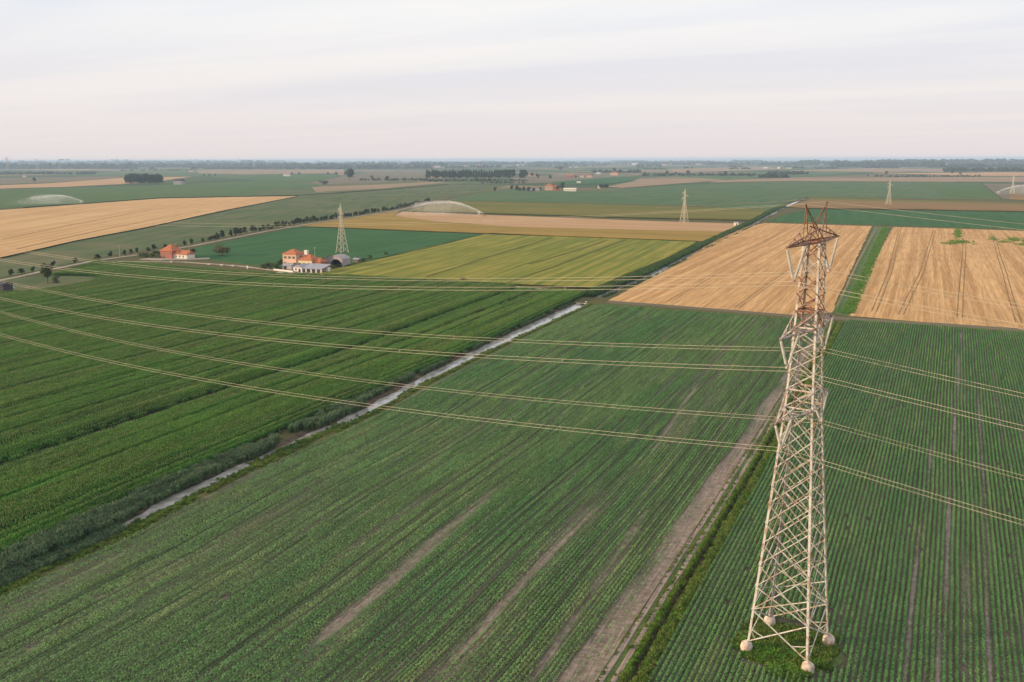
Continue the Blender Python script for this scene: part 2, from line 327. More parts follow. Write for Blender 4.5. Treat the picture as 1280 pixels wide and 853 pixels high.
def slab(name, pts, z, mat, h=None, jit=0.0, step=8.0, kind='structure'):
    """piece of land: sheet at height z with skirt down to the ground"""
    q = []
    for i, a in enumerate(pts):
        b = pts[(i+1) % len(pts)]; L = math.hypot(b[0]-a[0], b[1]-a[1]); n = max(1, min(60, int(L/step))) if jit else 1
        for k in range(n):
            t = k/n; j = jit if k else 0
            q.append((a[0]+(b[0]-a[0])*t+random.uniform(-j, j), a[1]+(b[1]-a[1])*t+random.uniform(-j, j)))
    n = len(q); tri = tessellate_polygon([[Vector((x, y, 0)) for x, y in q]])
    v = [(x, y, z) for x, y in q] + [(x, y, -0.05) for x, y in q]
    ar = sum(q[i][0]*q[(i+1) % n][1]-q[(i+1) % n][0]*q[i][1] for i in range(n))
    f = []
    for t in tri:
        a, b, c = (Vector((*q[i], 0)) for i in t); f.append(tuple(t) if (b-a).cross(c-a).z > 0 else tuple(reversed(t)))
    for i in range(n):
        j = (i+1) % n; f.append((i, n+i, n+j, j) if ar > 0 else (i, j, n+j, n+i))
    return tag(mesh_obj(name, v, f, mat), kind=kind)
def Q(pts, z=0.0): return [P(x, y, z) for x, y in pts]
def lerp_poly(poly, y):
    for (x0, y0), (x1, y1) in zip(poly, poly[1:]):
        if y <= y1: break
    return x0 + (x1-x0)*(y-y0)/(y1-y0)

# ------------------------------------------------------------------ the plain, the canal and the ditch
CAN_R = [(-128.0, 40), (-128.5, 82), (-128.9, 100), (-130.8, 117), (-132.3, 133), (-132.9, 177), (-137.2, 211), (-141, 257), (-143.6, 299), (-147, 366), (-149.5, 392), (-150.6, 459.9), (-156.0, 540.0), (-164.0, 643.5), (-172.3, 763.3), (-177.0, 840.3), (-185.5, 955.2), (-192.5, 1041.9), (-206.5, 1217.8), (-219.0, 1405.4), (-228.4, 1553.2), (-236.0, 1680)]
CAN_L = [(-130.3, 40), (-130.8, 82), (-131.1, 100), (-134.1, 119), (-134.9, 136), (-136.3, 179), (-140.9, 216), (-146.3, 267), (-150.0, 315), (-152.8, 366), (-152.8, 392), (-154.0, 459.9), (-159.4, 540.0), (-167.4, 643.5), (-175.7, 763.3), (-180.4, 840.3), (-188.9, 955.2), (-195.9, 1041.9), (-209.9, 1217.8), (-222.4, 1405.4), (-231.8, 1553.2), (-240.0, 1680)]
DITCH = [(-31.6, 40), (-32.0, 95), (-32.6, 117), (-33.7, 173), (-35.0, 218), (-38.0, 330), (-39.4, 374)]
def on_canal(y): return 44 < y < 371 or 391 < y < 1660
def on_ditch(y): return 44 < y < 370
ys = [-40000, -3000, -200, 20, 43.9, 44.1]
y = 46.0
while y < 1665:
    ys.append(y); y += 1.6 if y < 400 else 8
ys += [369.9, 370.1, 370.9, 371.1, 390.9, 391.1, 1659.9, 1660.1, 3000, 9000, 40000]
ys = sorted(ys); gv = []; gf = []; gm = []
for y in ys:
    yc = min(max(y, 40), 1680); xr = lerp_poly(CAN_R, yc); xl = lerp_poly(CAN_L, yc)
    nz = mnoise.noise(Vector((0.3, y*0.10, 0)))*1.5 + mnoise.noise(Vector((5.3, y*0.43, 0)))*0.7
    nz2 = mnoise.noise(Vector((9.3, y*0.12, 0)))*1.2+mnoise.noise(Vector((3.3, y*0.4, 0)))*0.7
    if on_canal(y): row = [(-45000, 0), (xl-2.6+nz2, 0), (xl+nz2*0.6+0.3, -0.6), ((xl+xr)/2, -1.6), (xr+0.30+nz*0.9, -0.55), (xr+0.75+nz, 0)]
    else: row = [(-45000, 0), (xl-2.6, 0), (xl, 0), ((xl+xr)/2, 0), (xr, 0), (xr+1.5, 0)]
    xd = lerp_poly(DITCH, min(max(y, 40), 374)); d = -0.75 if on_ditch(y) else 0
    row += [(xd-0.75, 0), (xd-0.2, d), (xd+0.25, d), (xd+0.85, 0), (45000, 0)]
    gv += [(x, y, z) for x, z in row]
nr = 11
for i in range(len(ys)-1):
    for k in range(nr-1):
        gf.append((i*nr+k, i*nr+k+1, (i+1)*nr+k+1, (i+1)*nr+k)); gm.append(1 if (k in (1, 2, 3, 4, 6, 7, 8) and (on_canal(ys[i]) or on_ditch(ys[i])) and ys[i] < 1665) else 0)
tag(mesh_obj('ground', gv, gf, None, mats=[m_ground, m_bank], midx=gm), kind='structure')
wv = []; wf = []
for (a, b) in ((44.5, 370.5), (391.5, 1659)):
    n0 = len(wv)//2; yy = np.linspace(a, b, 60)
    for y in yy: wv += [(lerp_poly(CAN_L, y)-1.2, y, -0.38), (lerp_poly(CAN_R, y)+1.6, y, -0.38)]
    wf += [(2*(n0+i), 2*(n0+i)+1, 2*(n0+i)+3, 2*(n0+i)+2) for i in range(59)]
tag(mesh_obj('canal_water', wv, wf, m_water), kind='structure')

# ------------------------------------------------------------------ near fields (soil sheets; the crops stand on them as plants)
def soyL(y): return lerp_poly(CAN_R, y) + 3.4
def soyR(y): return lerp_poly(DITCH, y) - 3.6
MZ_E = [(-137.0, 44), (-138, 84), (-141, 120), (-144, 175), (-146, 244), (-152, 320), (-158, 399)]
MZ_FAR = [(-158.5, 398), (-203, 404), (-252, 404), (-308, 400), (-361, 388), (-444, 393), (-500, 391)]
slab('maize_field', MZ_E + MZ_FAR[1:] + [(-455, 315), (-430, 270), (-400, 200), (-340, 90), (-300, 44)], 0.05, m_soilm, jit=0.3)
slab('farm_track', [(lerp_poly(DITCH, y)-3.6, y) for y in (46, 117, 173, 218, 330, 372)] + [(lerp_poly(DITCH, y)-0.9, y) for y in (372, 330, 218, 173, 117, 46)], 0.04, m_verge, jit=0.15)
for off, w in ((-3.30, 0.75), (-1.80, 0.70)):
    pts = [(lerp_poly(DITCH, y)+off-w/2+0.15*mnoise.noise(Vector((off, y*0.06, 0))), y) for y in range(46, 372, 6)]
    slab('wheel_rut', pts + [(x+w, y) for x, y in reversed(pts)], 0.085, m_bare, jit=0.12)
slab('stubble_field', Q([(759.5, 376.5), (846, 331), (912, 288.5), (957, 279), (1090, 283), (1060, 345), (1040, 391), (985, 394), (860, 384)]), 0.10, m_stub, jit=0.5)
slab('stubble_field', Q([(1062, 395), (1085, 343), (1116, 284), (1190, 286), (1280, 289), (1420, 296), (1420, 432), (1280, 413), (1170, 404)]), 0.10, m_stub, jit=0.5)
slab('field_path', Q([(758, 379), (860, 386.5), (985, 396.5), (1062, 401), (1170, 407), (1280, 414.5), (1420, 433), (1420, 430), (1280, 411.5), (1170, 404), (1062, 397.5), (985, 393.5), (860, 383.5), (760, 376)]), 0.13, m_grey, jit=0.3)
slab('grass_strip', Q([(1040, 391), (1093, 284), (1114, 284), (1062, 396)]), 0.08, m_verge, jit=0.4)
slab('wheat_field', Q([(395, 343), (430, 335), (605, 294), (700, 297), (780, 300), (872, 303.5), (830, 325), (742, 361), (640, 356), (540, 350)]), 0.75, m_wheat, jit=0.4)
slab('wheat_field', Q([(377, 283.2), (500, 263.8), (492, 270.5), (540, 277), (640, 284.5), (800, 288.3), (915, 291), (895, 302), (780, 298), (612, 292)]), 0.75, m_ochre, jit=0.5)
slab('stubble_field', Q([(488, 270), (503, 264.8), (600, 268.5), (800, 276), (930, 280), (915, 290), (800, 287.5), (640, 284.0), (540, 276.5)]), 0.10, m_pink, jit=0.6)
slab('crop_field', Q([(240, 322), (245, 310), (375, 284), (610, 293.5), (580, 299), (430, 333), (400, 335), (350, 336)]), 0.35, m_dgreen, jit=0.5)
slab('crop_field', Q([(512, 264), (560, 252), (700, 255), (860, 259.5), (960, 263), (945, 275), (800, 272.5), (650, 268)]), 0.8, m_band, jit=0.5)
slab('crop_field', Q([(560, 251), (592, 243), (640, 236), (720, 240), (790, 236), (860, 231.5), (1000, 227.5), (1105, 228), (1225, 229), (1250, 249.5), (1010, 246.5), (985, 254), (962, 262), (860, 257.5), (700, 253.5)]), 0.5, m_bgreen, jit=1)
slab('crop_field', Q([(1012, 262), (1160, 264), (1280, 266), (1420, 271), (1420, 293), (1280, 287.5), (1190, 284.5), (1080, 281), (958, 277.5), (985, 268)]), 0.4, m_dgreen, jit=0.6)
slab('barley_field', Q([(1012, 250.5), (1280, 256.5), (1420, 260), (1420, 268), (1280, 264), (1160, 262), (1010, 260.5), (985, 259)]), 0.9, m_brown, jit=0.6)
slab('crop_field', Q([(1012, 247.5), (1280, 254), (1420, 257), (1420, 260), (1280, 256.3), (1012, 250.3)]), 0.6, m_band, jit=0.6)
slab('stubble_field', Q([(-160, 360), (0, 323), (95, 301), (180, 285), (280, 263), (372, 245.5), (290, 246.5), (200, 248.5), (110, 255), (0, 263), (-160, 270)]), 0.10, m_stubL, jit=0.8)
slab('meadow', Q([(-160, 385), (0, 348), (60, 336), (120, 323), (240, 304), (390, 277), (500, 260), (542, 251), (590, 242), (640, 231), (560, 231.5), (470, 238.5), (374, 245.5), (282, 264), (180, 286), (95, 302), (0, 324.5), (-160, 361)]), 0.15, m_olive, jit=0.8)
# far strips
NSTRIP = [0]
def strip(name, pts, mat, z=0.3):
    NSTRIP[0] += 1; return slab(name, Q(pts), z+0.025*NSTRIP[0], mat, jit=0)
strip('crop_field', [(-160, 243), (0, 237), (100, 234.5), (215, 231.5), (330, 226), (400, 231), (400, 233), (320, 239), (372, 244), (290, 245.5), (200, 247.5), (110, 254), (0, 261), (-160, 268)], m_lgreen)
strip('stubble_field', [(-160, 238), (0, 232), (60, 229.5), (155, 222.5), (240, 221), (200, 226.5), (150, 230.5), (80, 234), (0, 236), (-160, 241)], m_pink)
strip('fallow_field', [(0, 223), (150, 220.5), (150, 222.3), (60, 228.8), (0, 231), (-160, 236), (-160, 227)], m_grey)
strip('crop_field', [(60, 219.5), (160, 214.5), (245, 214), (300, 218.5), (250, 220.5), (150, 220)], m_bgreen)
strip('stubble_field', [(245, 213.5), (430, 212), (430, 217), (300, 218), (248, 217)], m_tan)
strip('crop_field', [(300, 218.8), (430, 218.4), (420, 222), (385, 228), (332, 226), (260, 221)], m_lgreen)
strip('fallow_field', [(390, 228), (420, 222.5), (470, 213.5), (535, 213), (535, 222), (480, 228.5), (402, 231)], m_grey)
strip('hay_field', [(320, 244), (322, 239.5), (402, 233), (480, 229.5), (530, 226.5), (600, 222), (640, 222), (640, 230), (560, 231), (470, 238), (378, 245)], m_olive)
strip('hay_field', [(390, 234.5), (480, 231), (535, 228), (560, 228.5), (480, 236), (395, 240.5)], m_tan, 0.5)
strip('fallow_field', [(640, 222), (760, 216), (800, 219), (760, 226), (680, 229), (640, 230)], m_grey, 0.35)
strip('stubble_field', [(760, 233.5), (800, 225.5), (870, 223.5), (900, 226), (860, 229), (780, 235)], m_tan)
strip('stubble_field', [(885, 228.5), (905, 225.5), (1060, 222.5), (1240, 221.5), (1420, 222.5), (1420, 229), (1230, 227.5), (1000, 226.5)], m_tan, 0.4)
strip('stubble_field', [(1090, 216.5), (1420, 216), (1420, 220.5), (1230, 220), (1160, 218)], m_pink, 0.5)
strip('fallow_field', [(1000, 221.8), (1100, 218), (1225, 220.5), (1060, 222)], m_grey, 0.3)
strip('crop_field', [(830, 221), (985, 214.5), (1080, 216.5), (1000, 221.5), (905, 225), (880, 222.8)], m_bgreen, 0.3)
strip('stubble_field', [(835, 211.5), (960, 208.5), (975, 212), (845, 216)], m_tan, 0.3)
strip('stubble_field', [(985, 213.5), (1085, 210.5), (1220, 212.8), (1110, 215.5)], m_tan, 0.3)
strip('fallow_field', [(1228, 230), (1420, 231), (1420, 252), (1282, 249), (1252, 248)], m_grey, 0.35)
strip('crop_field', [(1150, 229.5), (1225, 229.2), (1250, 248.8), (1190, 247.5)], m_lgreen, 0.62)
strip('stubble_field', [(1262, 243), (1420, 246), (1420, 255), (1262, 249)], m_brown, 0.6)
strip('crop_field', [(690, 228), (780, 221), (800, 222.5), (790, 226), (765, 230), (720, 231)], m_dgreen, 0.5)
yc_ = P(36, 356); slab('meadow', [(yc_[0]+36*math.cos(t)*random.uniform(0.9, 1.05), yc_[1]+44*math.sin(t)*random.uniform(0.9, 1.05)) for t in np.linspace(0, 6.1, 22)], 0.11, m_olive, jit=0.4)
# roads and paths
def ribbon(name, px, w, mat, z=0.2):
    c = [Vector((*P(*p), 0)) for p in px]; L_ = []; R_ = []
    for i, p in enumerate(c):
        d = (c[min(i+1, len(c)-1)]-c[max(i-1, 0)]).normalized(); n = Vector((-d.y, d.x, 0))
        L_.append(tuple((p+n*w/2)[:2])); R_.append(tuple((p-n*w/2)[:2]))
    return slab(name, L_+R_[::-1], z, mat, jit=0.25 if w > 2 else 0.1)
ROAD = [(-120, 376), (0, 351), (30, 345), (60, 338), (120, 326), (165, 320), (205, 313), (240, 308), (330, 290), (390, 279.5), (450, 270.5), (500, 262.5), (540, 253)]
m_border = plain('border_dark_green', (0.035, 0.042, 0.014), 0.95, 0.05, var=0.35, scale=0.08)  # dark green for the thin strips laid along field edges
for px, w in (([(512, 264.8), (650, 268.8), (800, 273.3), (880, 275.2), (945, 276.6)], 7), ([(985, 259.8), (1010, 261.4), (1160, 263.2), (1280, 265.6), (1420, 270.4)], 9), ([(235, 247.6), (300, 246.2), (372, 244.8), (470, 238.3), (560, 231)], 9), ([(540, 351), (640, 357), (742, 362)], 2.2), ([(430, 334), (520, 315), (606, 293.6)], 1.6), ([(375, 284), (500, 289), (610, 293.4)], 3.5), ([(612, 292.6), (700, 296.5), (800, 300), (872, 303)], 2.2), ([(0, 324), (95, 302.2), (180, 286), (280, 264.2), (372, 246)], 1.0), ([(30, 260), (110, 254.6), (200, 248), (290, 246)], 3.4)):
    ribbon('field_border', px, w, m_border, 0.95 if w not in (2.2, 1.6) else 0.81)
ribbon('farm_road', ROAD, 4.0, m_road, 0.22)
ribbon('farm_lane', [(120, 327), (165, 327.5), (230, 328), (300, 333), (345, 338.5), (380, 343), (430, 344), (520, 350), (620, 357), (738, 366)], 3.0, m_road, 0.24)
ribbon('field_path', [(820, 260.5), (870, 258), (960, 253.8), (1010, 250)], 4.0, m_tan, 1.0)
ribbon('grass_path', [(1046, 385), (1072, 328), (1097, 284)], 0.9, m_tan, 0.14)
# wheel marks left in the stubble and tramlines in the wheat
def trackmark(px, mat, w=0.45, z=0.14, gap=2.0):
    c = [P(*p) for p in px]
    for s in (-gap/2, gap/2) if gap else (0,):
        pts = []
        for (x0, y0), (x1, y1) in zip(c, c[1:]):
            n = max(2, int(math.hypot(x1-x0, y1-y0)/9))
            for k in range(n):
                t = k/n; yy = y0+(y1-y0)*t; pts.append((x0+(x1-x0)*t+s+0.3*mnoise.noise(Vector((x0*0.1, yy*0.008, 1))), yy))
        pts.append((c[-1][0]+s, c[-1][1]))
        slab('wheel_mark', pts+[(x+w, y) for x, y in reversed(pts)], z, mat, jit=0.08)
m_mark = plain('stubble_track', (0.24, 0.15, 0.07), 0.95, 0.05, var=0.3, scale=0.1)
m_tram = plain('wheat_track', (0.055, 0.06, 0.015), 0.95, 0.05, var=0.3, scale=0.1)
for px in ([(1199, 398), (1203, 340), (1206, 300)], [(1125, 394), (1152, 340), (1168, 288)], [(1272, 404), (1256, 345), (1240, 292)], [(1092, 390), (1112, 340), (1124, 290)]): trackmark(px, m_mark)
for px in ([(920, 385), (985, 340), (1040, 300)], [(835, 378), (930, 320), (985, 284)]): trackmark(px, m_mark, w=0.35)
for px in ([(18, 312), (120, 289), (250, 264)], [(0, 300), (90, 281), (190, 262)]):
    c = [P(*p) for p in px]; slab('wheel_mark', c+[(x+2.0, y+1.2) for x, y in reversed(c)], 0.14, m_mark, jit=0.2)
for px in ([(634, 355), (692, 335), (782, 301)], [(532, 348), (600, 326), (690, 298.5)], [(660, 332), (715, 316), (760, 301)]): trackmark(px, m_tram, w=0.8, z=0.79, gap=1.6)

# ------------------------------------------------------------------ plants set out by geometry nodes (uncountable crops, reeds, grass)
def leaf_quads(rng, centres, size, up=0.7, asp=0.6):
    v = []; f = []
    for c in centres:
        n = Vector(rng.normal(0, 1, 3)); n.z = abs(n.z)+up*2; n.normalize()
        t = n.orthogonal().normalized(); t.rotate(Matrix.Rotation(rng.uniform(0, 6.28), 3, n)); b = n.cross(t)
        s = size*rng.uniform(0.7, 1.3); k = len(v); c = Vector(c)
        v += [c-t*s*0.5, c+b*s*asp*0.5, c+t*s*0.5, c-b*s*asp*0.5]; f.append((k, k+1, k+2, k+3))
    return v, f
def blade(rng, v, f, base, ang, ln, w, rise, droop, mi=None, midx=None):
    """arched blade of two quads"""
    d = Vector((math.cos(ang), math.sin(ang), 0)); s = Vector((-d.y, d.x, 0))*w/2; b = Vector(base)
    m = b + d*ln*0.5 + Vector((0, 0, rise)); t = b + d*ln + Vector((0, 0, rise-droop)); k = len(v)
    v += [b-s*0.6, b+s*0.6, m-s, m+s, t]
    f += [(k, k+1, k+3, k+2), (k+2, k+3, k+4)]
    if midx is not None: midx += [mi, mi]
PROTO = {}
def protos(key, objs):
    c = bpy.data.collections.new(key)
    for o in objs: c.objects.link(o)
    PROTO[key] = c; return c
def soy_seg(i, n, mat, key, h=0.62, w=0.185, size=0.23):
    rng = np.random.default_rng(100+i); cs = []
    gaps = [mnoise.noise(Vector((i*3.1, k*0.9, 0))) for k in range(20)]
    for _ in range(n):
        y = rng.uniform(-1.02, 1.02); xx = rng.normal(0, w*0.5); xx = max(-w, min(w, xx))
        z = h*(1-(xx/w)**2*0.75)*rng.uniform(0.35, 1.0); cs.append((xx, y, max(0.08, z)))
    v, f = leaf_quads(rng, cs, size)
    return mesh_obj('%s_%02d' % (key, i), v, f, mat, link=False)
protos('soy_left', [soy_seg(i, n, m_soy, 'soy_left') for i, n in enumerate((100, 96, 64, 58, 30, 26, 10, 8))])
protos('soy_right', [soy_seg(i, n, m_soyb, 'soy_right', w=0.265) for i, n in enumerate((100, 96, 66, 60, 30, 26, 10, 8))])
def maize_seg(i, np_):
    rng = np.random.default_rng(300+i); v = []; f = []; mi = []
    for p_ in range(np_):
        y = -1+2*(p_+rng.uniform(0.2, 0.8))/np_; x = rng.normal(0, 0.06); H = rng.uniform(1.75, 2.15)
        for l in range(8):
            z = H*(0.3+0.62*l/7); blade(rng, v, f, (x, y, z), rng.uniform(0, 6.28), rng.uniform(0.55, 0.85), 0.13, rng.uniform(0.12, 0.3), rng.uniform(0.1, 0.45), 0, mi)
        for l in range(2): blade(rng, v, f, (x, y, H*0.9), rng.uniform(0, 6.28), 0.18, 0.07, 0.3, -0.08, 1, mi)
    return mesh_obj('maize_%02d' % i, v, f, None, mats=[m_maize, m_tassel], midx=mi, link=False)
protos('maize', [maize_seg(i, n) for i, n in enumerate((9, 9, 8, 5))])
def tuft(key, i, nb, h, spread, w, mat, droop=0.4):
    rng = np.random.default_rng(500+i+hash(len(key)) % 7); v = []; f = []
    for _ in range(nb):
        a = rng.uniform(0, 6.28); r = spread*math.sqrt(rng.uniform(0, 1)); hh = h*rng.uniform(0.55, 1.1)
        blade(rng, v, f, (r*math.cos(a), r*math.sin(a), 0), rng.uniform(0, 6.28), hh*rng.uniform(0.3, 0.6), w*rng.uniform(0.7, 1.3), hh, hh*droop*rng.uniform(0.2, 1.0))
    return mesh_obj('%s_%02d' % (key, i), v, f, mat, link=False)
protos('reed', [tuft('reed', i, 46, 2.0, 0.75, 0.13, m_reed, 0.25) for i in range(3)])
protos('grass', [tuft('grass', i, 34, 0.5, 0.42, 0.09, m_grass, 0.5) for i in range(3)])
def weed(i, n=60, h=0.8, sp=0.6):
    rng = np.random.default_rng(700+i); cs = [(rng.normal(0, sp*0.5), rng.normal(0, sp*0.5), abs(rng.normal(0.3, 0.28))*h+0.05) for _ in range(n)]
    v, f = leaf_quads(rng, cs, 0.3, 0.4); return mesh_obj('weed_%02d' % i, v, f, m_weed, link=False)
protos('weed', [weed(i) for i in range(3)])
m_sedge = leaf_mat('sedge_leaf', (0.040, 0.095, 0.020), (0.060, 0.125, 0.026), (0.10, 0.12, 0.04), 0.15, -0.07, 0.5)
def sedge(i):
    o = weed(20+i, 60, 0.8, 0.6); o.name = 'sedge_%02d' % i; o.data.materials[0] = m_sedge; return o
protos('sedge', [sedge(i) for i in range(3)])

GN = {}
def gn_group(key):
    if key in GN: return GN[key]
    g = bpy.data.node_groups.new('scatter_'+key, 'GeometryNodeTree')
    g.interface.new_socket('Geometry', in_out='INPUT', socket_type='NodeSocketGeometry'); g.interface.new_socket('Geometry', in_out='OUTPUT', socket_type='NodeSocketGeometry')
    n = g.nodes; gi = n.new('NodeGroupInput'); go = n.new('NodeGroupOutput'); iop = n.new('GeometryNodeInstanceOnPoints'); ci = n.new('GeometryNodeCollectionInfo')
    ci.inputs['Collection'].default_value = PROTO[key]; ci.inputs['Separate Children'].default_value = True; ci.inputs['Reset Children'].default_value = True
    def na(nm, t):
        a = n.new('GeometryNodeInputNamedAttribute'); a.data_type = t; a.inputs['Name'].default_value = nm; return a.outputs['Attribute']
    e2r = n.new('FunctionNodeEulerToRotation')
    l = g.links; l.new(gi.outputs[0], iop.inputs['Points']); l.new(ci.outputs[0], iop.inputs['Instance']); iop.inputs['Pick Instance'].default_value = True
    l.new(na('vi', 'INT'), iop.inputs['Instance Index']); l.new(na('rot', 'FLOAT_VECTOR'), e2r.inputs[0]); l.new(e2r.outputs[0], iop.inputs['Rotation']); l.new(na('scl', 'FLOAT_VECTOR'), iop.inputs['Scale'])
    l.new(iop.outputs[0], go.inputs[0]); GN[key] = g; return g
def scatter(name, key, xyz, rot, scl, vi, label):
    xyz = np.asarray(xyz, np.float32); n = len(xyz); me = bpy.data.meshes.new(name); me.vertices.add(n); me.vertices.foreach_set('co', xyz.ravel())
    for nm, t, arr, d in (('vi', 'INT', vi, 'value'), ('rot', 'FLOAT_VECTOR', rot, 'vector'), ('scl', 'FLOAT_VECTOR', scl, 'vector')):
        a = me.attributes.new(nm, t, 'POINT'); a.data.foreach_set(d, np.asarray(arr, np.int32 if t == 'INT' else np.float32).ravel())
    me.update(); o = bpy.data.objects.new(name, me); COL.objects.link(o); md = o.modifiers.new('plants', 'NODES'); md.node_group = gn_group(key)
    return tag(o, label, kind='stuff')
def fbm(x, y, sx, sy, seed):
    """cheap smooth value noise on arrays"""
    r = np.random.default_rng(seed); T = r.random((256, 256)); o = 0; amp = 1; tot = 0
    for k in range(3):
        a = x/sx*2**k+17.3*k; b = y/sy*2**k+9.1*k; ia = np.floor(a).astype(int); ib = np.floor(b).astype(int); fa = a-ia; fb = b-ib; fa = fa*fa*(3-2*fa); fb = fb*fb*(3-2*fb)
        g = lambda i, j: T[i % 256, j % 256]
        o = o+amp*((g(ia, ib)*(1-fa)+g(ia+1, ib)*fa)*(1-fb)+(g(ia, ib+1)*(1-fa)+g(ia+1, ib+1)*fa)*fb); tot += amp; amp *= 0.5
    return o/tot
def interp(poly, y): return np.interp(y, [p[1] for p in poly], [p[0] for p in poly])

def soil_grid(name, X, Y, bare, mat, z=0.06):
    """soil sheet of a field; how bare it lies is stored on its vertices"""
    h_, w_ = X.shape; v = np.stack([X, Y, np.full_like(X, z)], -1).reshape(-1, 3); f = []
    for i in range(h_-1):
        for j in range(w_-1): k = i*w_+j; f.append((k, k+1, k+w_+1, k+w_))
    o = mesh_obj(name, v.tolist(), f, mat); a = o.data.attributes.new('bare', 'FLOAT', 'POINT'); a.data.foreach_set('value', bare.astype(np.float32).ravel())
    return tag(o, kind='structure')
def in_view(x, y, m=420):
    """keep plants that the photograph's frame (with a margin) can see"""
    d = np.stack([x, y, np.full_like(x, -CAM_H)], -1); w = d@fw; px = 640+F_PX*(d@RGT)/w; py = 426.5-F_PX*(d@UPV)/w
    return (w > 0) & (px > -m) & (px < 1280+m) & (py < 853+m*1.3)

# --- left soybean field: rows fan slightly between canal and track
nrow = 132; yy = np.arange(50, 371, 2.0); U, Y = np.meshgrid((np.arange(nrow)+0.5)/nrow, yy)
U = U.ravel(); Y = Y.ravel()
XL = interp(CAN_R, Y)+3.8; XR = interp(DITCH, Y)-4.0; X = XL+(XR-XL)*U
u_m = U*98
bare = np.zeros_like(X)
def patch(x0, y0, x1, y1, w, s):      # an elongated thin patch along the rows
    t = np.clip((Y-y0)/(y1-y0), 0, 1); xc = x0+(x1-x0)*t; d = np.abs(X-xc)/w; e_ = np.clip(np.minimum(Y-y0, y1-Y)/18, 0, 1)
    return s*np.clip(1.35-d, 0, 1)*e_
BARE = [[(635, 598), (560, 662), (485, 727), (437, 766), (385, 812)], [(758, 626), (690, 690), (625, 760), (567, 828)], [(812, 632), (768, 700), (728, 762)], [(735, 750), (700, 800), (655, 868)], [(592, 795), (575, 815), (560, 835)], [(590, 640), (560, 660)], [(880, 470), (845, 520), (815, 565)], [(300, 738), (262, 758)], [(60, 800), (25, 822)], [(150, 735), (95, 762)], [(205, 705), (170, 722)]]
BW = [2.0, 0.8, 1.3, 1.2, 0.7, 0.6, 1.0, 0.9, 1.1, 0.9, 0.7]
for bp, bw in zip(BARE, BW):
    c_ = [P(*p) for p in bp]; n_ = len(c_); pts = []; 
    tt = np.linspace(0, n_-1, 8*n_); cx = np.interp(tt, range(n_), [p[0] for p in c_]); cy = np.interp(tt, range(n_), [p[1] for p in c_])
    wdt = bw*np.clip(np.minimum(tt, n_-1-tt)*1.8, 0.12, 1)
    o_ = np.argsort(cy); d = np.abs(X-np.interp(Y, cy[o_], cx[o_]))/np.maximum(np.interp(Y, cy[o_], wdt[o_]), 0.3)
    ends = np.clip(np.minimum(Y-cy.min()+3, cy.max()+3-Y)/6, 0, 1); bare = np.maximum(bare, np.clip(1.5-d*1.3, 0, 1)*ends*1.05)
for a in ((-53, 70, -58, 165, 3.6, 0.55), (-55, 180, -57.5, 262, 3.0, 0.5), (-86, 100, -90, 160, 2.0, 0.35), (-118, 62, -126, 150, 3.5, 0.40), (-104, 66, -112, 150, 2.5, 0.35), (-126, 100, -131, 190, 1.8, 0.45)): bare = np.maximum(bare, patch(*a))
rwh = np.random.default_rng(37).uniform(0, 1, 200)[np.floor(U*132).astype(int)]; bare = bare*(0.45+0.75*rwh)*(0.7+0.6*fbm(u_m, Y, 0.8, 9, 38))
sw = np.interp(Y, [60, 90, 120, 200, 260, 372], [4.7, 4.5, 4.0, 3.8, 3.2, 2.2]); strip_w = np.clip((X-(XR-sw+1.6*(fbm(X*0, Y, 1, 22, 5)-0.5)))/0.8, 0, 1)*(0.36+0.90*fbm(X, Y, 0.9, 16, 6))   # bare strip beside the track
bare = np.maximum(bare, strip_w*1.02); bare = np.where(U > 0.992, np.maximum(bare, 0.6), bare)
sh_ = (len(yy), nrow); gy = np.clip(Y.reshape(sh_), 49.8, 371.5); gx = X.reshape(sh_).copy(); gx[:, 0] -= 0.6; gx[:, -1] += 0.5
soil_grid('soybean_field', gx, gy, bare.reshape(sh_), m_soil)
n1 = fbm(u_m, Y, 3.2, 90, 11); n2 = fbm(u_m, Y, 14, 60, 12); n3 = fbm(u_m, Y, 1.0, 25, 13)
sparse = bare*1.0 + np.clip((n1-0.52)*2.4, 0, 1)*0.35 + np.clip((n2-0.56)*2.5, 0, 1)*0.2 + np.clip((n3-0.5)*2.4, 0, 1)*0.4
sparse = sparse*np.where(bare > 0.3, RNG.uniform(0.75, 1.2, len(X)), 1)
ln = np.clip((np.floor(u_m/0.74) % 8 == 0)*0.9, 0, 1)*(fbm(u_m*0, Y+u_m*31, 1, 60, 21) > 0.42)        # thin drill misses
lev = np.clip(np.floor(np.maximum(sparse, ln*0.75)*4), 0, 4).astype(int)
X = X+0.16*(fbm(u_m/6, Y, 1, 22, 35)-0.5)*2+RNG.normal(0, 0.02, len(X)); keep = (lev < 4) & in_view(X, Y)
vi = lev*2+RNG.integers(0, 2, len(X)); sl = np.gradient(XR)*0
rot = np.zeros((len(X), 3)); rot[:, 2] = 0.05*(1-U)+0.02*U + (RNG.random(len(X)) < 0.5)*math.pi
ri = np.floor(U*132).astype(int); rr = np.random.default_rng(33).uniform(0, 1, 200)[ri]; rowk = np.clip(1.15-0.55*np.clip((rr-0.62)*4, 0, 1)*(fbm(ri*3.7, Y, 1, 55, 34) > 0.42), 0.4, 1.2)
sc = np.ones((len(X), 3)); hgt = 0.75+0.5*fbm(u_m, Y, 6, 40, 31)+RNG.uniform(-0.08, 0.08, len(X)); sc[:, 2] = hgt*rowk; sc[:, 0] = (0.85+0.3*fbm(u_m, Y, 4, 30, 32))*np.clip(rowk, 0.55, 1.1)
Z = np.full_like(X, 0.06); k = keep
scatter('soybean_crop', 'soy_left', np.stack([X, Y, Z], 1)[k], rot[k], sc[k], vi[k], 'soybean rows with thin and bare patches between canal and dirt track')

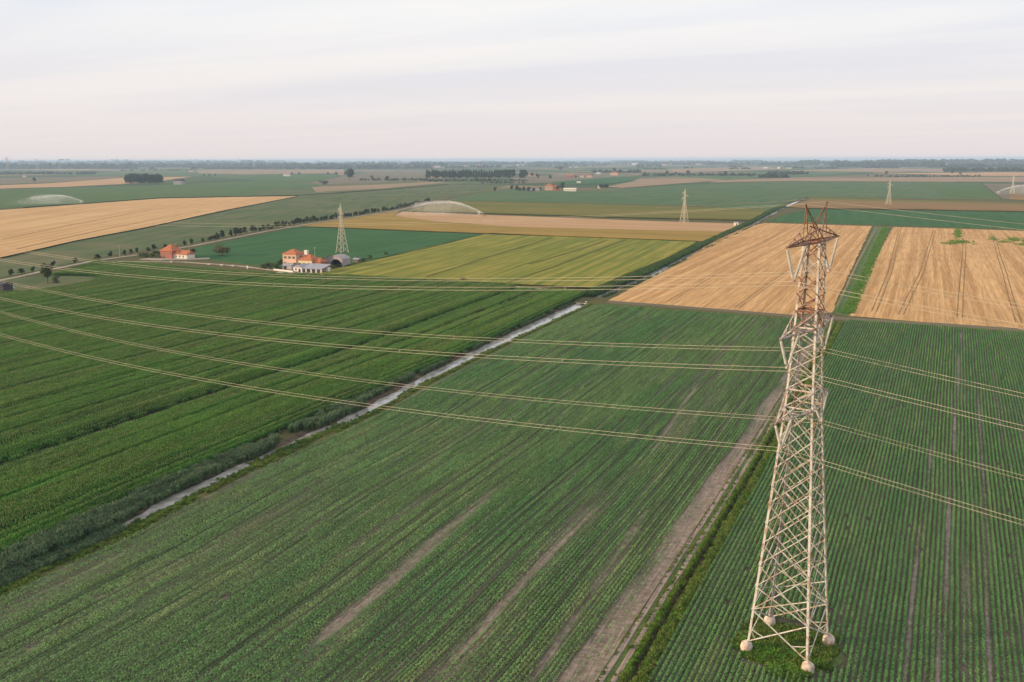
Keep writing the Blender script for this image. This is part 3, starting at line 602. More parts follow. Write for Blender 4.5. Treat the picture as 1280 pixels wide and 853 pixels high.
# --- right soybean field, beyond the ditch
nrow = 235; yy = np.arange(50, 379, 2.0); I, Y = np.meshgrid(np.arange(nrow), yy); I = I.ravel().astype(float); Y = Y.ravel()
X = -30.0+I*0.75; X = X + (-(Y-115)*0.024)*np.clip(1-(X+30)/40, 0, 1)
bare = np.zeros_like(X)
for a in ((2.6, 50, 5.4, 380, 0.42, 0.95), (-1.2, 50, -0.6, 230, 0.40, 0.85), (8.6, 50, 10.2, 300, 0.42, 0.8), (6.2, 100, 6.4, 165, 0.9, 0.6), (-6.5, 66, -6.3, 118, 0.7, 0.75), (-11, 116, -10, 140, 1.6, 0.45), (13.5, 90, 14.5, 330, 0.35, 0.6), (1.0, 60, 1.6, 130, 0.6, 0.55), (18.5, 110, 19, 300, 0.35, 0.6)): bare = np.maximum(bare, patch(*a)*(0.62+0.75*fbm(X, Y, 2, 14, 48)))
sh_ = (len(yy), nrow); gx = X.reshape(sh_).copy(); gx[:, 0] -= 0.5; gx[:, -1] += 120
soil_grid('soybean_field', gx, np.minimum(Y.reshape(sh_), 376.8+0.045*np.clip(X.reshape(sh_), -36, 200)), bare.reshape(sh_), m_soil2)
n1 = fbm(X, Y, 3.0, 80, 41); n2 = fbm(X, Y, 12, 50, 42)
dp = np.hypot(X+15.4, Y-113.8)
sparse = bare+np.clip((n1-0.62)*2.4, 0, 1)*0.4+np.clip((n2-0.62)*2.5, 0, 1)*0.3+np.clip((fbm(X, Y, 0.75, 12, 43)-0.62)*2.5, 0, 1)*0.4
lev = np.clip(np.floor(sparse*4), 0, 4).astype(int)
grassd = np.hypot((X+15.4)*0.98, (Y-113.6))
X = X+0.22*(fbm(X/5, Y, 1, 26, 36)-0.5)*2+RNG.normal(0, 0.02, len(X)); keep = (lev < 4) & (RNG.random(len(X)) > 0.008) & in_view(X, Y) & (grassd > 6.2+1.8*fbm(X, Y, 2, 2, 45)) & (X > interp(DITCH, Y)+2.0)
vi = lev*2+RNG.integers(0, 2, len(X)); rot = np.zeros((len(X), 3)); rot[:, 2] = np.where(X < 0, 0.02, 0)+(RNG.random(len(X)) < 0.5)*math.pi
sc = np.ones((len(X), 3)); sc[:, 2] = 0.8+0.45*fbm(X, Y, 6, 40, 46); sc[:, 0] = 0.75+0.25*fbm(X, Y, 4, 30, 47)
scatter('soybean_crop', 'soy_right', np.stack([X, Y, np.full_like(X, 0.06)], 1)[keep], rot[keep], sc[keep], vi[keep], 'dark green soybean rows around the big pylon')

# --- maize
nrow = 450; yy = np.arange(46, 404, 2.0); I, Y = np.meshgrid(np.arange(nrow), yy); I = I.ravel().astype(float); Y = Y.ravel()+RNG.uniform(-0.3, 0.3, I.size)
X = interp(MZ_E, Y)-0.4-I*0.78
yfar = np.interp(-X, [158, 203, 252, 308, 361, 444, 500], [397, 403, 403, 399, 387, 391, 390])
xw = np.interp(Y, [44, 90, 200, 270, 315, 391], [-300, -340, -400, -428, -453, -498])
hN = fbm(I*0.78, Y, 7, 300, 52); hN2 = fbm(X, Y, 40, 60, 53); low = np.clip((fbm(I*0.78, Y, 3.2, 420, 54)-0.47)*3.6, 0, 1); trm = (np.floor(I) % 24 < 1.5)
yd = P(36, 356); keep = (Y < yfar-0.5) & (X > xw) & (np.hypot((X-yd[0]), (Y-yd[1])*0.8) > 27+6*fbm(X, Y, 5, 5, 57)) & in_view(X, Y) & ~((low > 0.85) & (RNG.random(len(X)) < 0.6))
vi = np.where(low > 0.5, 3, RNG.integers(0, 3, len(X))); rot = np.zeros((len(X), 3)); rot[:, 2] = 0.06+(RNG.random(len(X)) < 0.5)*math.pi
sc = np.ones((len(X), 3)); sc[:, 2] = 0.72+0.42*hN+0.15*hN2-0.27*low-0.25*trm+RNG.uniform(-0.06, 0.06, len(X)); sc[:, 0] = RNG.uniform(0.85, 1.15, len(X))
scatter('maize_crop', 'maize', np.stack([X, Y, np.full_like(X, 0.05)], 1)[keep], rot[keep], sc[keep], vi[keep], 'tall bright green maize filling the field left of the canal')

def tufts(name, key, X, Y, Z, s, label, nv=3):
    n = len(X); rot = np.zeros((n, 3)); rot[:, 2] = RNG.uniform(0, 6.28, n); sc = np.repeat(np.asarray(s)[:, None], 3, 1)*RNG.uniform(0.8, 1.2, (n, 1))
    return scatter(name, key, np.stack([X, Y, Z], 1), rot, sc, RNG.integers(0, nv, n), label)
# reeds along the left bank: thick close by, thin in the middle, thick again beyond the culvert
n = 9000; Y = RNG.uniform(50, 372, n); a = interp(MZ_E, Y)+0.8; b = interp(CAN_L, Y)-0.6; t = RNG.random(n); X = a+(b-a)*t
dens = np.interp(Y, [50, 112, 135, 185, 200, 235, 260, 372], [1.0, 1.0, 0.75, 0.75, 0.40, 0.30, 0.08, 0.10])*np.interp(t, [0, 0.25, 0.6, 1], [0.7, 1, 1, 0.55]); dens = np.where(Y > 190, dens*(t < 0.6), dens)
keep = (RNG.random(n) < dens*0.8) & (fbm(X, Y, 3, 7, 61)+0.25*(Y < 125) > 0.36)
hs = np.interp(Y, [50, 120, 190, 372], [1.0, 0.9, 0.8, 0.6])
Xn = RNG.uniform(0, 1, 900); Yn = RNG.uniform(50, 101, 900); Xn = interp(CAN_L, Yn)+Xn*(interp(CAN_R, Yn)-interp(CAN_L, Yn)+0.6)
Xk = np.concatenate([X[keep], Xn]); Yk = np.concatenate([Y[keep], Yn]); sk = np.concatenate([hs[keep], np.full(900, 0.8)])
Zk = np.where(Xk > interp(CAN_L, Yk)-0.5, -0.7, 0.0)
tufts('reed_bed', 'reed', Xk, Yk, Zk, sk*(0.35+1.0*fbm(Xk, Yk, 2.5, 9, 64)), 'grey green reeds along the maize side of the canal')
n = 6500; Y = 392+RNG.random(n)**1.4*900; w_ = np.interp(Y, [392, 470, 560, 830, 1300], [6, 6.5, 5, 6, 7]); X = interp(CAN_L, Y)-0.9-RNG.random(n)*w_
X2 = interp(CAN_R, Y[:1300])+RNG.uniform(-0.6, 2.0, 1300); Xk = np.concatenate([X, X2]); Yk = np.concatenate([Y, Y[:1300]]); s_ = np.concatenate([np.full(n, 0.85), np.where(fbm(X2, Y[:1300], 3, 28, 66) > 0.53, 0.42, 0.14)])
tufts('reed_bed', 'sedge', Xk, Yk, np.full(len(Xk), -0.1), s_*2.6*(0.5+0.8*fbm(Xk, Yk, 4, 16, 67)), 'dense green reeds along the far canal beside the orange stubble')
# grass of the right canal bank
n = 5200; Y = RNG.uniform(50, 372, n); off = np.abs(RNG.normal(0, 1.0, n)); X = interp(CAN_R, Y)+0.3+off*np.interp(Y, [50, 100, 125, 160, 372], [2.0, 1.9, 1.2, 0.8, 0.8]); keep = fbm(X, Y, 2, 6, 71) > 0.34
keep &= X < interp(CAN_R, Y)+4.2
tufts('grass_bank', 'grass', X[keep], Y[keep], np.where(X < interp(CAN_R, Y)+1.4, -0.45, 0.02)[keep], RNG.uniform(0.4, 1.2, keep.sum()), 'rough grass on the soybean side of the canal')
n = 1700; Y = RNG.uniform(60, 370, n); X = interp(CAN_R, Y)+RNG.normal(0.15, 0.45, n); k_ = fbm(X*0, Y, 1, 8, 72) > 0.46
tufts('grass_bank', 'grass', X[k_], Y[k_], np.full(k_.sum(), -0.3), RNG.uniform(0.35, 1.0, k_.sum()), 'ragged grass hanging over the right shore of the canal')
n = 420; Y = np.concatenate([RNG.uniform(138, 172, 300), RNG.uniform(52, 110, 120)]); X = interp(CAN_R, Y)+RNG.normal(-0.4, 0.8, n)
tufts('grass_bank', 'grass', X, Y, np.full(n, -0.4), RNG.uniform(0.6, 1.4, n), 'yellowing grass leaning over the narrow part of the canal')
# grass along the track and ditch
n = 9500; Y = RNG.uniform(50, 372, n); o = RNG.uniform(-3.7, 2.2, n); X = interp(DITCH, Y)+o
rut = (np.abs(o+2.95) < 0.42) | (np.abs(o+1.48) < 0.40) | (np.abs(o) < 0.40)
keep = ~rut & (fbm(X, Y, 1.5, 6, 81)+0.2*(o > -1.2) > 0.40)
tufts('grass_verge', 'grass', X[keep], Y[keep], np.where(np.abs(o) < 0.7, -0.3, 0.03)[keep], np.where(o < -1.4, 0.5, 0.9)[keep]*RNG.uniform(0.6, 1.3, keep.sum()), 'grass along the dirt track and its ditch')
n = 2300; Y = RNG.uniform(50, 372, n); o = np.where(RNG.random(n) < 0.55, RNG.normal(1.35, 0.45, n), RNG.normal(-0.95, 0.2, n)); X = interp(DITCH, Y)+o; keep = ((o > 0.55) | (o < -0.5)) & (fbm(X, Y, 2, 9, 83) > 0.42)
tufts('ditch_weeds', 'weed', X[keep], Y[keep], np.full(keep.sum(), -0.1), np.random.default_rng(8).uniform(0.3, 0.8, keep.sum()), 'bright green weeds lining the ditch')
# weeds round the pylon feet
def feet_patch(n, seed, rmax, thr):
    r_ = np.random.default_rng(seed); a = r_.uniform(-rmax, rmax, n); b = r_.uniform(-rmax, rmax, n); X = -15.4+a*math.cos(PR_)-b*math.sin(PR_); Y = 113.4+a*math.sin(PR_)+b*math.cos(PR_)
    d = (np.abs(a)**3+np.abs(b)**3)**(1/3)/rmax; k = (d+0.55*(fbm(X, Y, 2.2, 2.2, 91)-0.5) < 0.86) & (fbm(X, Y, 1.3, 1.3, seed) > thr); return X[k], Y[k], r_
PR_ = rad(-10.6)
X, Y, r_ = feet_patch(1100, 92, 7.0, 0.38); front = (Y < 113.5)
tufts('weed_patch', 'weed', X, Y, np.full(len(X), 0.03), r_.uniform(0.3, 1.0, len(X))*np.where(front, 1.0, 0.6), 'bright weeds growing between the four feet of the big pylon')
X, Y, r_ = feet_patch(2200, 94, 7.4, 0.34)
tufts('weed_patch', 'grass', X, Y, np.full(len(X), 0.03), r_.uniform(0.3, 1.1, len(X)), 'dry grass mixed into the weeds under the big pylon')
# green strip between the two stubble fields and weed patches in the stubble
n = 3800; Y = 396+RNG.random(n)**1.2*520; t = RNG.random(n); X = np.interp(Y, [401, 857, 918], [-44, -65, -68])+t*np.interp(Y, [401, 857, 918], [8.5, 11.5, 12.5])
keep = np.abs(t-0.30) > 0.05
tufts('weed_strip', 'weed', X[keep], Y[keep], np.full(keep.sum(), 0.05), np.where(t < 0.4, 0.5, 0.9)[keep]*RNG.uniform(0.5, 1.2, keep.sum()), 'bright green weed strip running between the two orange stubble fields')
wx = []; wy = []
for px, py, rx, ry, k_ in ((1197, 292, 3.2, 60, 130), (1200, 303, 9, 18, 110), (1186, 305, 6, 10, 40), (1268, 300, 6, 22, 90), (1255, 303, 5, 9, 25), (1240, 299, 3, 22, 30), (1278, 306, 5, 10, 40)):
    c = P(px, py); wx += list(c[0]+RNG.normal(0, rx*0.5, k_)); wy += list(c[1]+RNG.normal(0, ry*0.5, k_))
tufts('weed_patch', 'weed', np.array(wx), np.array(wy), np.full(len(wx), 0.1), np.full(len(wx), 1.2), 'green weed patch standing in the right stubble field')

# ------------------------------------------------------------------ trees
def lumpy_crown(seed, rx, rz, zc, nleaf, leaf, lumps=7, mat=m_tree, taper=0.0, gaps=0.0):
    rng = np.random.default_rng(seed); L_ = []
    for i in range(lumps):
        a = rng.uniform(0, 6.28); zz = rng.uniform(-0.75, 0.85); rr = rx*0.55*math.sqrt(max(0, 1-zz*zz))*rng.uniform(0.5, 1.1)*(1-taper*(zz+1)/2)
        L_.append((rr*math.cos(a), rr*math.sin(a), zc+zz*rz*0.8, rx*rng.uniform(0.42, 0.68)*(1-taper*(zz+1)/2.4), rz*rng.uniform(0.22, 0.4)))
    v = []; f = []
    for _ in range(nleaf):
        c = L_[rng.integers(0, lumps)]; d = Vector(rng.normal(0, 1, 3)).normalized(); q = rng.uniform(0.6, 1.02)
        ctr = Vector((c[0]+d.x*c[3]*q, c[1]+d.y*c[3]*q, c[2]+d.z*c[4]*q))
        n = (d+Vector(rng.normal(0, 0.5, 3))).normalized(); t = n.orthogonal().normalized(); t.rotate(Matrix.Rotation(rng.uniform(0, 6.28), 3, n)); b = n.cross(t); s = leaf*rng.uniform(0.6, 1.3)*0.5; k = len(v)
        v += [ctr-t*s, ctr+b*s*0.8, ctr+t*s, ctr-b*s*0.8]; f.append((k, k+1, k+2, k+3))
    return v, f
def trunk_geo(seed, h, r, spread, n=4):
    g = Geo(); rng = np.random.default_rng(seed); g.tube([(0, 0, -0.2), (0.05*h*0.1, 0, h*0.35), (0.0, 0.03*h, h*0.8)], [r, r*0.75, r*0.3], 6)
    for i in range(n):
        a = rng.uniform(0, 6.28); z0 = h*rng.uniform(0.3, 0.55); g.tube([(0, 0, z0), (spread*0.4*math.cos(a), spread*0.4*math.sin(a), z0+h*0.15), (spread*0.8*math.cos(a), spread*0.8*math.sin(a), z0+h*0.3)], [r*0.45, r*0.3, r*0.12], 4)
    return g
TREES = {}
def tree_kind(kind, name, seed, H, rx, leaf, nleaf, mat, taper=0.0, clear=0.18, lumps=8, cat='tree'):
    """first tree of a kind: kept as meshes, copied for each place"""
    zc = H*(clear+1)/2; rz = H*(1-clear)/2
    v, f = lumpy_crown(seed, rx, rz, zc, nleaf, leaf, lumps, mat, taper)
    me = bpy.data.meshes.new('crown'); me.from_pydata([tuple(p) for p in v], [], f); me.materials.append(mat)
    g = trunk_geo(seed, H*0.8, H*0.025, rx); mt = bpy.data.meshes.new('trunk'); mt.from_pydata(g.v, [], g.f); mt.materials.append(m_bark)
    TREES[kind] = (name, me, mt, cat)
def plant(kind, x, y, s, label, group=None, sz=None, z=0.0):
    name, me, mt, cat = TREES[kind]
    r = thing(name, label, cat, (x, y, z), random.uniform(0, 6.28), group); r.scale = (s, s, sz or s)
    for nm, m in (('crown', me), ('trunk', mt)):
        o = bpy.data.objects.new(nm, m); COL.objects.link(o); o.parent = r
    return r
for i in range(3):
    tree_kind('broad%d' % i, 'broadleaf_tree', 20+i, 10, 4.6, 0.95, 700, m_tree, 0.1, 0.12, 10)
    tree_kind('dark%d' % i, 'broadleaf_tree', 30+i, 10, 4.6, 1.0, 620, m_treed, 0.1, 0.10, 10)
    tree_kind('young%d' % i, 'young_tree', 40+i, 5, 2.0, 0.7, 330, m_treed, 0.3, 0.06, 10)
    tree_kind('poplar%d' % i, 'poplar_tree', 50+i, 30, 7.5, 3.2, 520, m_treed, 0.2, 0.04, 14)
    tree_kind('bush%d' % i, 'bush', 60+i, 3, 2.1, 0.5, 300, m_tree, 0.0, 0.0, 7, 'bush')
tree_kind('bronze', 'broadleaf_tree', 71, 9, 5.2, 0.8, 1000, m_olv, 0.05, 0.03, 12)

# young trees lining the farm road: walk the road's far side
road_w = [Vector((*P(*p), 0)) for p in ROAD]; acc = 0; cnt = 0
tot = sum((b-a).length for a, b in zip(road_w, road_w[1:]))
s0 = 6.0
for a, b in zip(road_w, road_w[1:]):
    L_ = (b-a).length; d = (b-a)/L_; nrm = Vector((-d.y, d.x, 0))
    if nrm.x > 0 and nrm.y < 0: nrm = -nrm
    while acc < L_:
        p = a+d*acc+nrm*random.uniform(3.5, 5.5); D = p.length
        skip = random.random() < (0.22 if D < 800 else 0.05)
        if not skip and not (Vector((-480, 440, 0))-p).length < 14:
            dd_ = np.array([p.x, p.y, -CAM_H]); ppx = 640+F_PX*float(dd_@RGT)/float(dd_@fw); seg = 'left of the green tree at the bend' if ppx < 58 else 'between the green tree and the utility pole' if ppx < 148 else 'just left of the orange roofed house' if ppx < 205 else 'between the orange roofed house and the barn pylon' if ppx < 425 else 'right of the barn pylon'
            plant('young%d' % random.randrange(3), p.x, p.y, random.uniform(0.75, 1.25)*(1.0 if D < 760 else 1.25), 'small dark roadside tree '+seg, 'roadside trees '+seg, sz=random.uniform(0.75, 1.3)*(1.0 if D < 760 else 1.25)); cnt += 1
        acc += random.uniform(8, 13) if D < 760 else random.uniform(6.5, 9)
    acc -= L_
def at(kind, px, py, h_px, label, group=None, wide=1.0):
    """tree whose foot is at (px,py) and which stands h_px tall in the photograph"""
    x, y = P(px, py); depth = float(np.array([x, y, -CAM_H])@fw); base = {'b': 10, 'd': 10, 'y': 5, 'p': 30}[kind[0]] if not kind.startswith('bush') and kind != 'bronze' else (3 if kind.startswith('bush') else 9)
    h = h_px*depth/F_PX; return plant(kind, x, y, h/base*wide, label, group, sz=h/base)
at('broad0', 60, 354, 27, 'light green tree at the road bend near the left edge', wide=0.8)
at('bush0', 70, 354, 9, 'dark round bush right of the tree at the road bend')
at('bronze', 278, 320, 15, 'bronze green round tree alone right of the orange roofed house', wide=1.35)
at('dark1', 241, 321, 10, 'dark tree hugging the right end of the orange roofed house', wide=1.4)
at('broad1', 234, 322, 7, 'low tree in front of the orange roofed house wing', wide=1.3)
for px, py, h in ((183, 322, 7), (190, 323, 6), (177, 321, 5), (196, 321, 8)): at('bush%d' % (px % 3), px, py, h, 'grey green bush left of the orange roofed house', 'bushes left of the orange roofed house', 1.5)
for px, py, h in ((330, 336, 7), (337, 336, 8), (346, 336, 7)): at('bush%d' % (px % 3), px, py, h, 'dark bush along the lane left of the pink farmhouse', 'bushes left of the pink farmhouse', 1.4)
for px, py, h in ((405, 339, 7), (410, 338, 8), (417, 336, 5), (424, 334, 4)): at('bush%d' % (px % 3), px, py, h, 'dark bush before the grey barn', 'bushes before the grey barn', 1.5)
for px, py, h in ((447, 327, 6), (455, 327, 5), (462, 324, 5), (483, 319, 4)): at('bush%d' % (px % 3), px, py, h, 'dark bush right of the grey barn', 'bushes right of the grey barn', 1.5)
for px, py, h in ((349, 334, 9), (399, 331, 10), (351.5, 331, 8), (403, 329, 8), (436, 334, 4)): at('broad%d' % (int(px) % 3), px, py, h, 'garden tree crowding the pink farmhouse yard', 'garden trees of the pink farmhouse', 1.0)
at('bush1', 579, 351, 4, 'lone dark shrub on the lane at the wheat edge', wide=2.2)
at('dark0', 437, 226, 15, 'large dark round tree standing alone far behind the small pylon', wide=1.05)
at('bush2', 404, 231, 6, 'low dark bush left of the large lone tree', wide=1.6)
at('dark2', 484, 228, 8, 'small dark tree right of the large lone tree'); at('broad2', 465, 225, 6, 'faint little tree between the large lone tree and the poplars')
at('dark1', 43, 228, 6, 'small dark tree in the tan strip at far left')
for i in range(26):
    px = 158+i*1.75; at('dark%d' % (i % 3), px, 231.5-(i % 2)*1.2, random.uniform(11.5, 14), 'dark tree packed in the square copse at far left', 'trees of the square copse', 0.75)
for i, px in enumerate(list(np.linspace(534, 628, 30))):
    at('poplar%d' % (i % 3), px, 224.5+random.uniform(-0.5, 0.5), random.uniform(11, 13.5), 'tall poplar in the long row on the plain', 'poplars of the long row', random.uniform(0.75, 1.0))
for px in (633, 637, 641, 652, 656): at('dark%d' % (px % 3), px, 225, 13, 'broad dark tree at the right end of the poplar row', 'broad trees ending the poplar row', 0.85)
for px, py, h in ((640, 238, 6), (646, 239, 7), (650, 240, 5), (655, 239.5, 6), (661, 240, 6), (667, 240, 5), (619, 240, 6), (675, 239, 5)): at('dark%d' % (px % 3), px, py, h, 'dark farmstead tree left of the small orange house', 'trees left of the small orange house', 1.1)
at('broad0', 703, 239, 13, 'tall brownish tree between the orange house and the white shed', wide=0.8); at('broad1', 697, 239, 8, 'lower tree against the small orange house', wide=0.9)
for px in (751, 755, 759): at('dark%d' % (px % 3), px, 236, 5.5, 'dark tree of the low clump right of the white shed', 'trees of the low clump right of the white shed', 1.3)
for px, py, h in ((688, 224, 5), (671, 222, 5), (665, 222, 6), (673, 223, 4), (740, 222, 4), (720, 223, 3.5), (750, 216, 4), (758, 216, 4), (768, 215, 5), (775, 216, 4), (785, 217, 4), (806, 219, 4), (834, 218.5, 5), (845, 219, 4), (860, 219, 6), (876, 219, 4), (900, 220, 4), (907, 220, 6), (938, 222, 4), (950, 222.5, 4), (963, 223, 4), (1108, 219, 5), (1190, 218, 3.5), (1200, 219, 3.5), (1085, 221.5, 3), (905, 221, 4), (255, 221, 3), (262, 221, 3), (269, 221, 3), (365, 219, 3.5), (374, 219, 3.5), (410, 219, 3.5), (420, 219, 4), (230, 229, 4), (505, 226, 4), (515, 226, 3.5), (525, 226, 3.5), (596, 228, 5), (602, 228, 4), (612, 227, 4), (700, 213, 4), (707, 209, 5), (730, 204.5, 3)):
    at('dark%d' % (int(px) % 3), px, py, h, 'small dark tree standing far off on the plain', 'scattered trees far off on the plain', 1.2)

# far woods and hedges that read as one mass
fv = []; ff = []
rng = np.random.default_rng(5)
def wood(px0, px1, py, hpx, dens=1.0, dep=0.3, scat=False):
    x0, y0 = P(px0, py); x1, y1 = P(px1, py); L_ = math.hypot(x1-x0, y1-y0); D = 0.5*(math.hypot(x0, y0)+math.hypot(x1, y1)); pxm = D/F_PX
    n = int((px1-px0)*1.1*dens)
    for i in range(n):
        t = rng.random(); q = rng.uniform(-dep, dep)*D*0.10; s = 1+q/D; x = (x0+(x1-x0)*t)*s; y = (y0+(y1-y0)*t)*s
        h = hpx*pxm*rng.uniform(0.45, 1.15); r = h*rng.uniform(0.55, 0.95)
        for _ in range(12):
            d = rng.normal(0, 1, 3); d /= np.linalg.norm(d); c = np.array([x+d[0]*r*0.8, y+d[1]*r*0.8, h*0.5+d[2]*h*0.45]); nrm = Vector(d+rng.normal(0, 0.4, 3)).normalized(); tt = nrm.orthogonal().normalized()*h*0.38; b = nrm.cross(tt); c = Vector(c); k = len(fv)
            fv.extend([c-tt, c+b, c+tt, c-b]); ff.append((k, k+1, k+2, k+3))
for a in ((-60, 170, 211, 5, 1.2), (-60, 120, 218, 2.5, 0.8), (0, 60, 207, 4, 1), (60, 330, 206.5, 4, 1.0), (150, 440, 209.5, 4.5, 1.1), (240, 430, 211.5, 2.5, 0.9), (430, 560, 208.5, 4.5, 1.0), (380, 540, 211, 4, 0.8), (540, 720, 206.5, 3.5, 0.8), (560, 650, 210, 2.5, 0.5),
          (640, 760, 208, 2.0, 0.45), (720, 900, 205.5, 2.6, 0.8), (740, 800, 216, 3.0, 0.8), (800, 960, 219.8, 2.8, 0.7), (880, 1010, 206.5, 3.4, 0.9), (950, 985, 222, 4, 1.3), (1000, 1060, 206.5, 5, 1.0), (1040, 1180, 208.5, 5.0, 1.4), (1080, 1400, 206, 5, 1.4), (1160, 1400, 209.5, 3.5, 1.3), (1180, 1400, 214.5, 3.6, 1.6), (1090, 1225, 221, 1.6, 0.8), (450, 540, 225.5, 2.0, 0.9), (530, 660, 226.5, 2.2, 1.0), (600, 660, 229, 2.0, 0.6), (150, 240, 213.5, 1.5, 0.6), (960, 1010, 218, 3.2, 1.2)): wood(*a)
for _ in range(170): px = rng.uniform(-40, 1320); wood(px, px+rng.uniform(8, 45), rng.uniform(203.2, 206.5), rng.uniform(1.2, 3.0), 1.0)
for _ in range(70): px = rng.uniform(-40, 1320); wood(px, px+rng.uniform(5, 30), rng.uniform(206.5, 212), rng.uniform(1.2, 2.6), 0.9)
tag(mesh_obj('distant_woodland', fv, ff, m_treed), 'far woods and hedges fading into the blue horizon', kind='stuff')

# ------------------------------------------------------------------ the big pylon
slab('grass_patch', [(-15.4+6.6*math.cos(t)*random.uniform(0.85, 1.12), 113.5+6.6*math.sin(t)*random.uniform(0.85, 1.12)) for t in np.linspace(0, 6.05, 26)], 0.10, m_verge)
PC = Vector((-15.4, 113.8, 0)); PROT = rad(-10.6)
def width(z): return np.interp(z, [0.9, 34, 44.3, 55, 56.5], [8.3, 3.7, 2.85, 2.2, 2.1])/2
pyl = thing('transmission_pylon', 'tall rusty cream lattice pylon standing in the right soybean field', 'pylon', PC, PROT)
def leg_pt(i, z): w = width(z); return Vector((((-1, -1), (1, -1), (1, 1), (-1, 1))[i][0]*w, ((-1, -1), (1, -1), (1, 1), (-1, 1))[i][1]*w, z))
for i in range(4):
    sx, sy = ((-1, -1), (1, -1), (1, 1), (-1, 1))[i]
    g = Geo(); zz = [0.9, 12, 24, 34, 44.3, 55]
    for a, b in zip(zz, zz[1:]):
        g.lbar(leg_pt(i, a), leg_pt(i, b), 0.30 if b < 30 else 0.26, (sx, sy, 0))
    g.make('leg', m_steel, pyl)
    f_ = Geo(); f_.lathe([(0.70, -0.3), (0.80, 0.1), (0.82, 0.45), (0.80, 0.8), (0.70, 1.1), (0.5, 1.28), (0.28, 1.36), (0.26, 1.5)], 16, (leg_pt(i, 0.9).x, leg_pt(i, 0.9).y, 0)); f_.v = [tuple(Vector(q)+Vector((mnoise.noise(Vector(q)*1.7), mnoise.noise(Vector(q)*1.7+Vector((9, 0, 0))), 0))*0.09) for q in f_.v]; f_.make('footing', m_conc, pyl, smooth=True)
UNIT = Geo(); UNIT.lbar((0, 0, 0), (0, 0, 1), 1.0, (0, 1, 0)); UM = {}
def brace(a, b, w, out, mat, name='brace'):
    """one angle-iron bar, its mesh shared with all the others of its paint"""
    if (mat.name,) not in UM:
        me = bpy.data.meshes.new('brace_bar'); me.from_pydata(UNIT.v, [], UNIT.f); me.materials.append(mat); UM[(mat.name,)] = me
    o = bpy.data.objects.new(name, UM[(mat.name,)]); COL.objects.link(o); o.parent = pyl
    a = Vector(a); b = Vector(b); d = b-a; L_ = d.length; d.normalize(); y = Vector(out); y = (y-d*y.dot(d)).normalized(); x = y.cross(d)
    m = Matrix((x*w, y*w, d*L_)).transposed().to_4x4(); m.translation = a; o.matrix_local = m
    return o
lev = [1.3, 6.0, 9.3, 12.4, 15.4, 18.2, 20.9, 23.4, 25.7, 27.9, 30.0, 32.0, 34.0]
upp = [34.0, 36.3, 38.6, 40.7, 42.6, 44.3, 46.4, 48.5, 50.6, 52.8, 55.0]
for fc in range(4):
    i, j = fc, (fc+1) % 4; o = ((0, -1, 0), (1, 0, 0), (0, 1, 0), (-1, 0, 0))[fc]; ins = Vector(o)*0.03
    # feet: crossing bars with short secondary bars
    A0, B0, A1, B1 = leg_pt(i, 1.3), leg_pt(j, 1.3), leg_pt(i, 6.0), leg_pt(j, 6.0)
    brace(A0, B1, 0.14, o, m_steel); brace(B0+ins*4, A1+ins*4, 0.14, o, m_steel)
    X_ = (A0+B1)/2
    for p0, p1 in ((A0, A1), (B0, B1)):
        brace(p0.lerp(p1, 0.42), p0.lerp(X_, 0.55), 0.10, o, m_steel); brace(p0.lerp(p1, 0.42), p0.lerp(X_, 0.28), 0.09, o, m_steel)
    # crossing bars spanning two panels each
    for k in range(1, len(lev)-2):
        brace(leg_pt(i, lev[k]), leg_pt(j, lev[k+2]), 0.105 if k < 6 else 0.095, o, m_steel)
        brace(leg_pt(j, lev[k])+ins*4, leg_pt(i, lev[k+2])+ins*4, 0.105 if k < 6 else 0.095, o, m_steel)
    brace(leg_pt(i, lev[1]), leg_pt(j, lev[2]), 0.12, o, m_steel); brace(leg_pt(j, lev[1])+ins*4, leg_pt(i, lev[2])+ins*4, 0.12, o, m_steel)
    for k in range(len(upp)-1):
        mt = m_steel if not 44 < upp[k] < 49 and upp[k] < 51 else m_rust
        brace(leg_pt(i, upp[k]), leg_pt(j, upp[k+1]), 0.105, o, mt); brace(leg_pt(j, upp[k])+ins*4, leg_pt(i, upp[k+1])+ins*4, 0.105, o, mt)
    for z, mt in ((34.0, m_steel2), (36.3, m_steel2), (44.3, m_steel2), (46.4, m_rust), (55.0, m_rust)): brace(leg_pt(i, z), leg_pt(j, z), 0.16, o, mt)
for z in (12.4, 20.9): brace(leg_pt(0, z), leg_pt(2, z), 0.09, (0, 0, 1), m_steel2); brace(leg_pt(1, z), leg_pt(3, z), 0.09, (0, 0, 1), m_steel2)
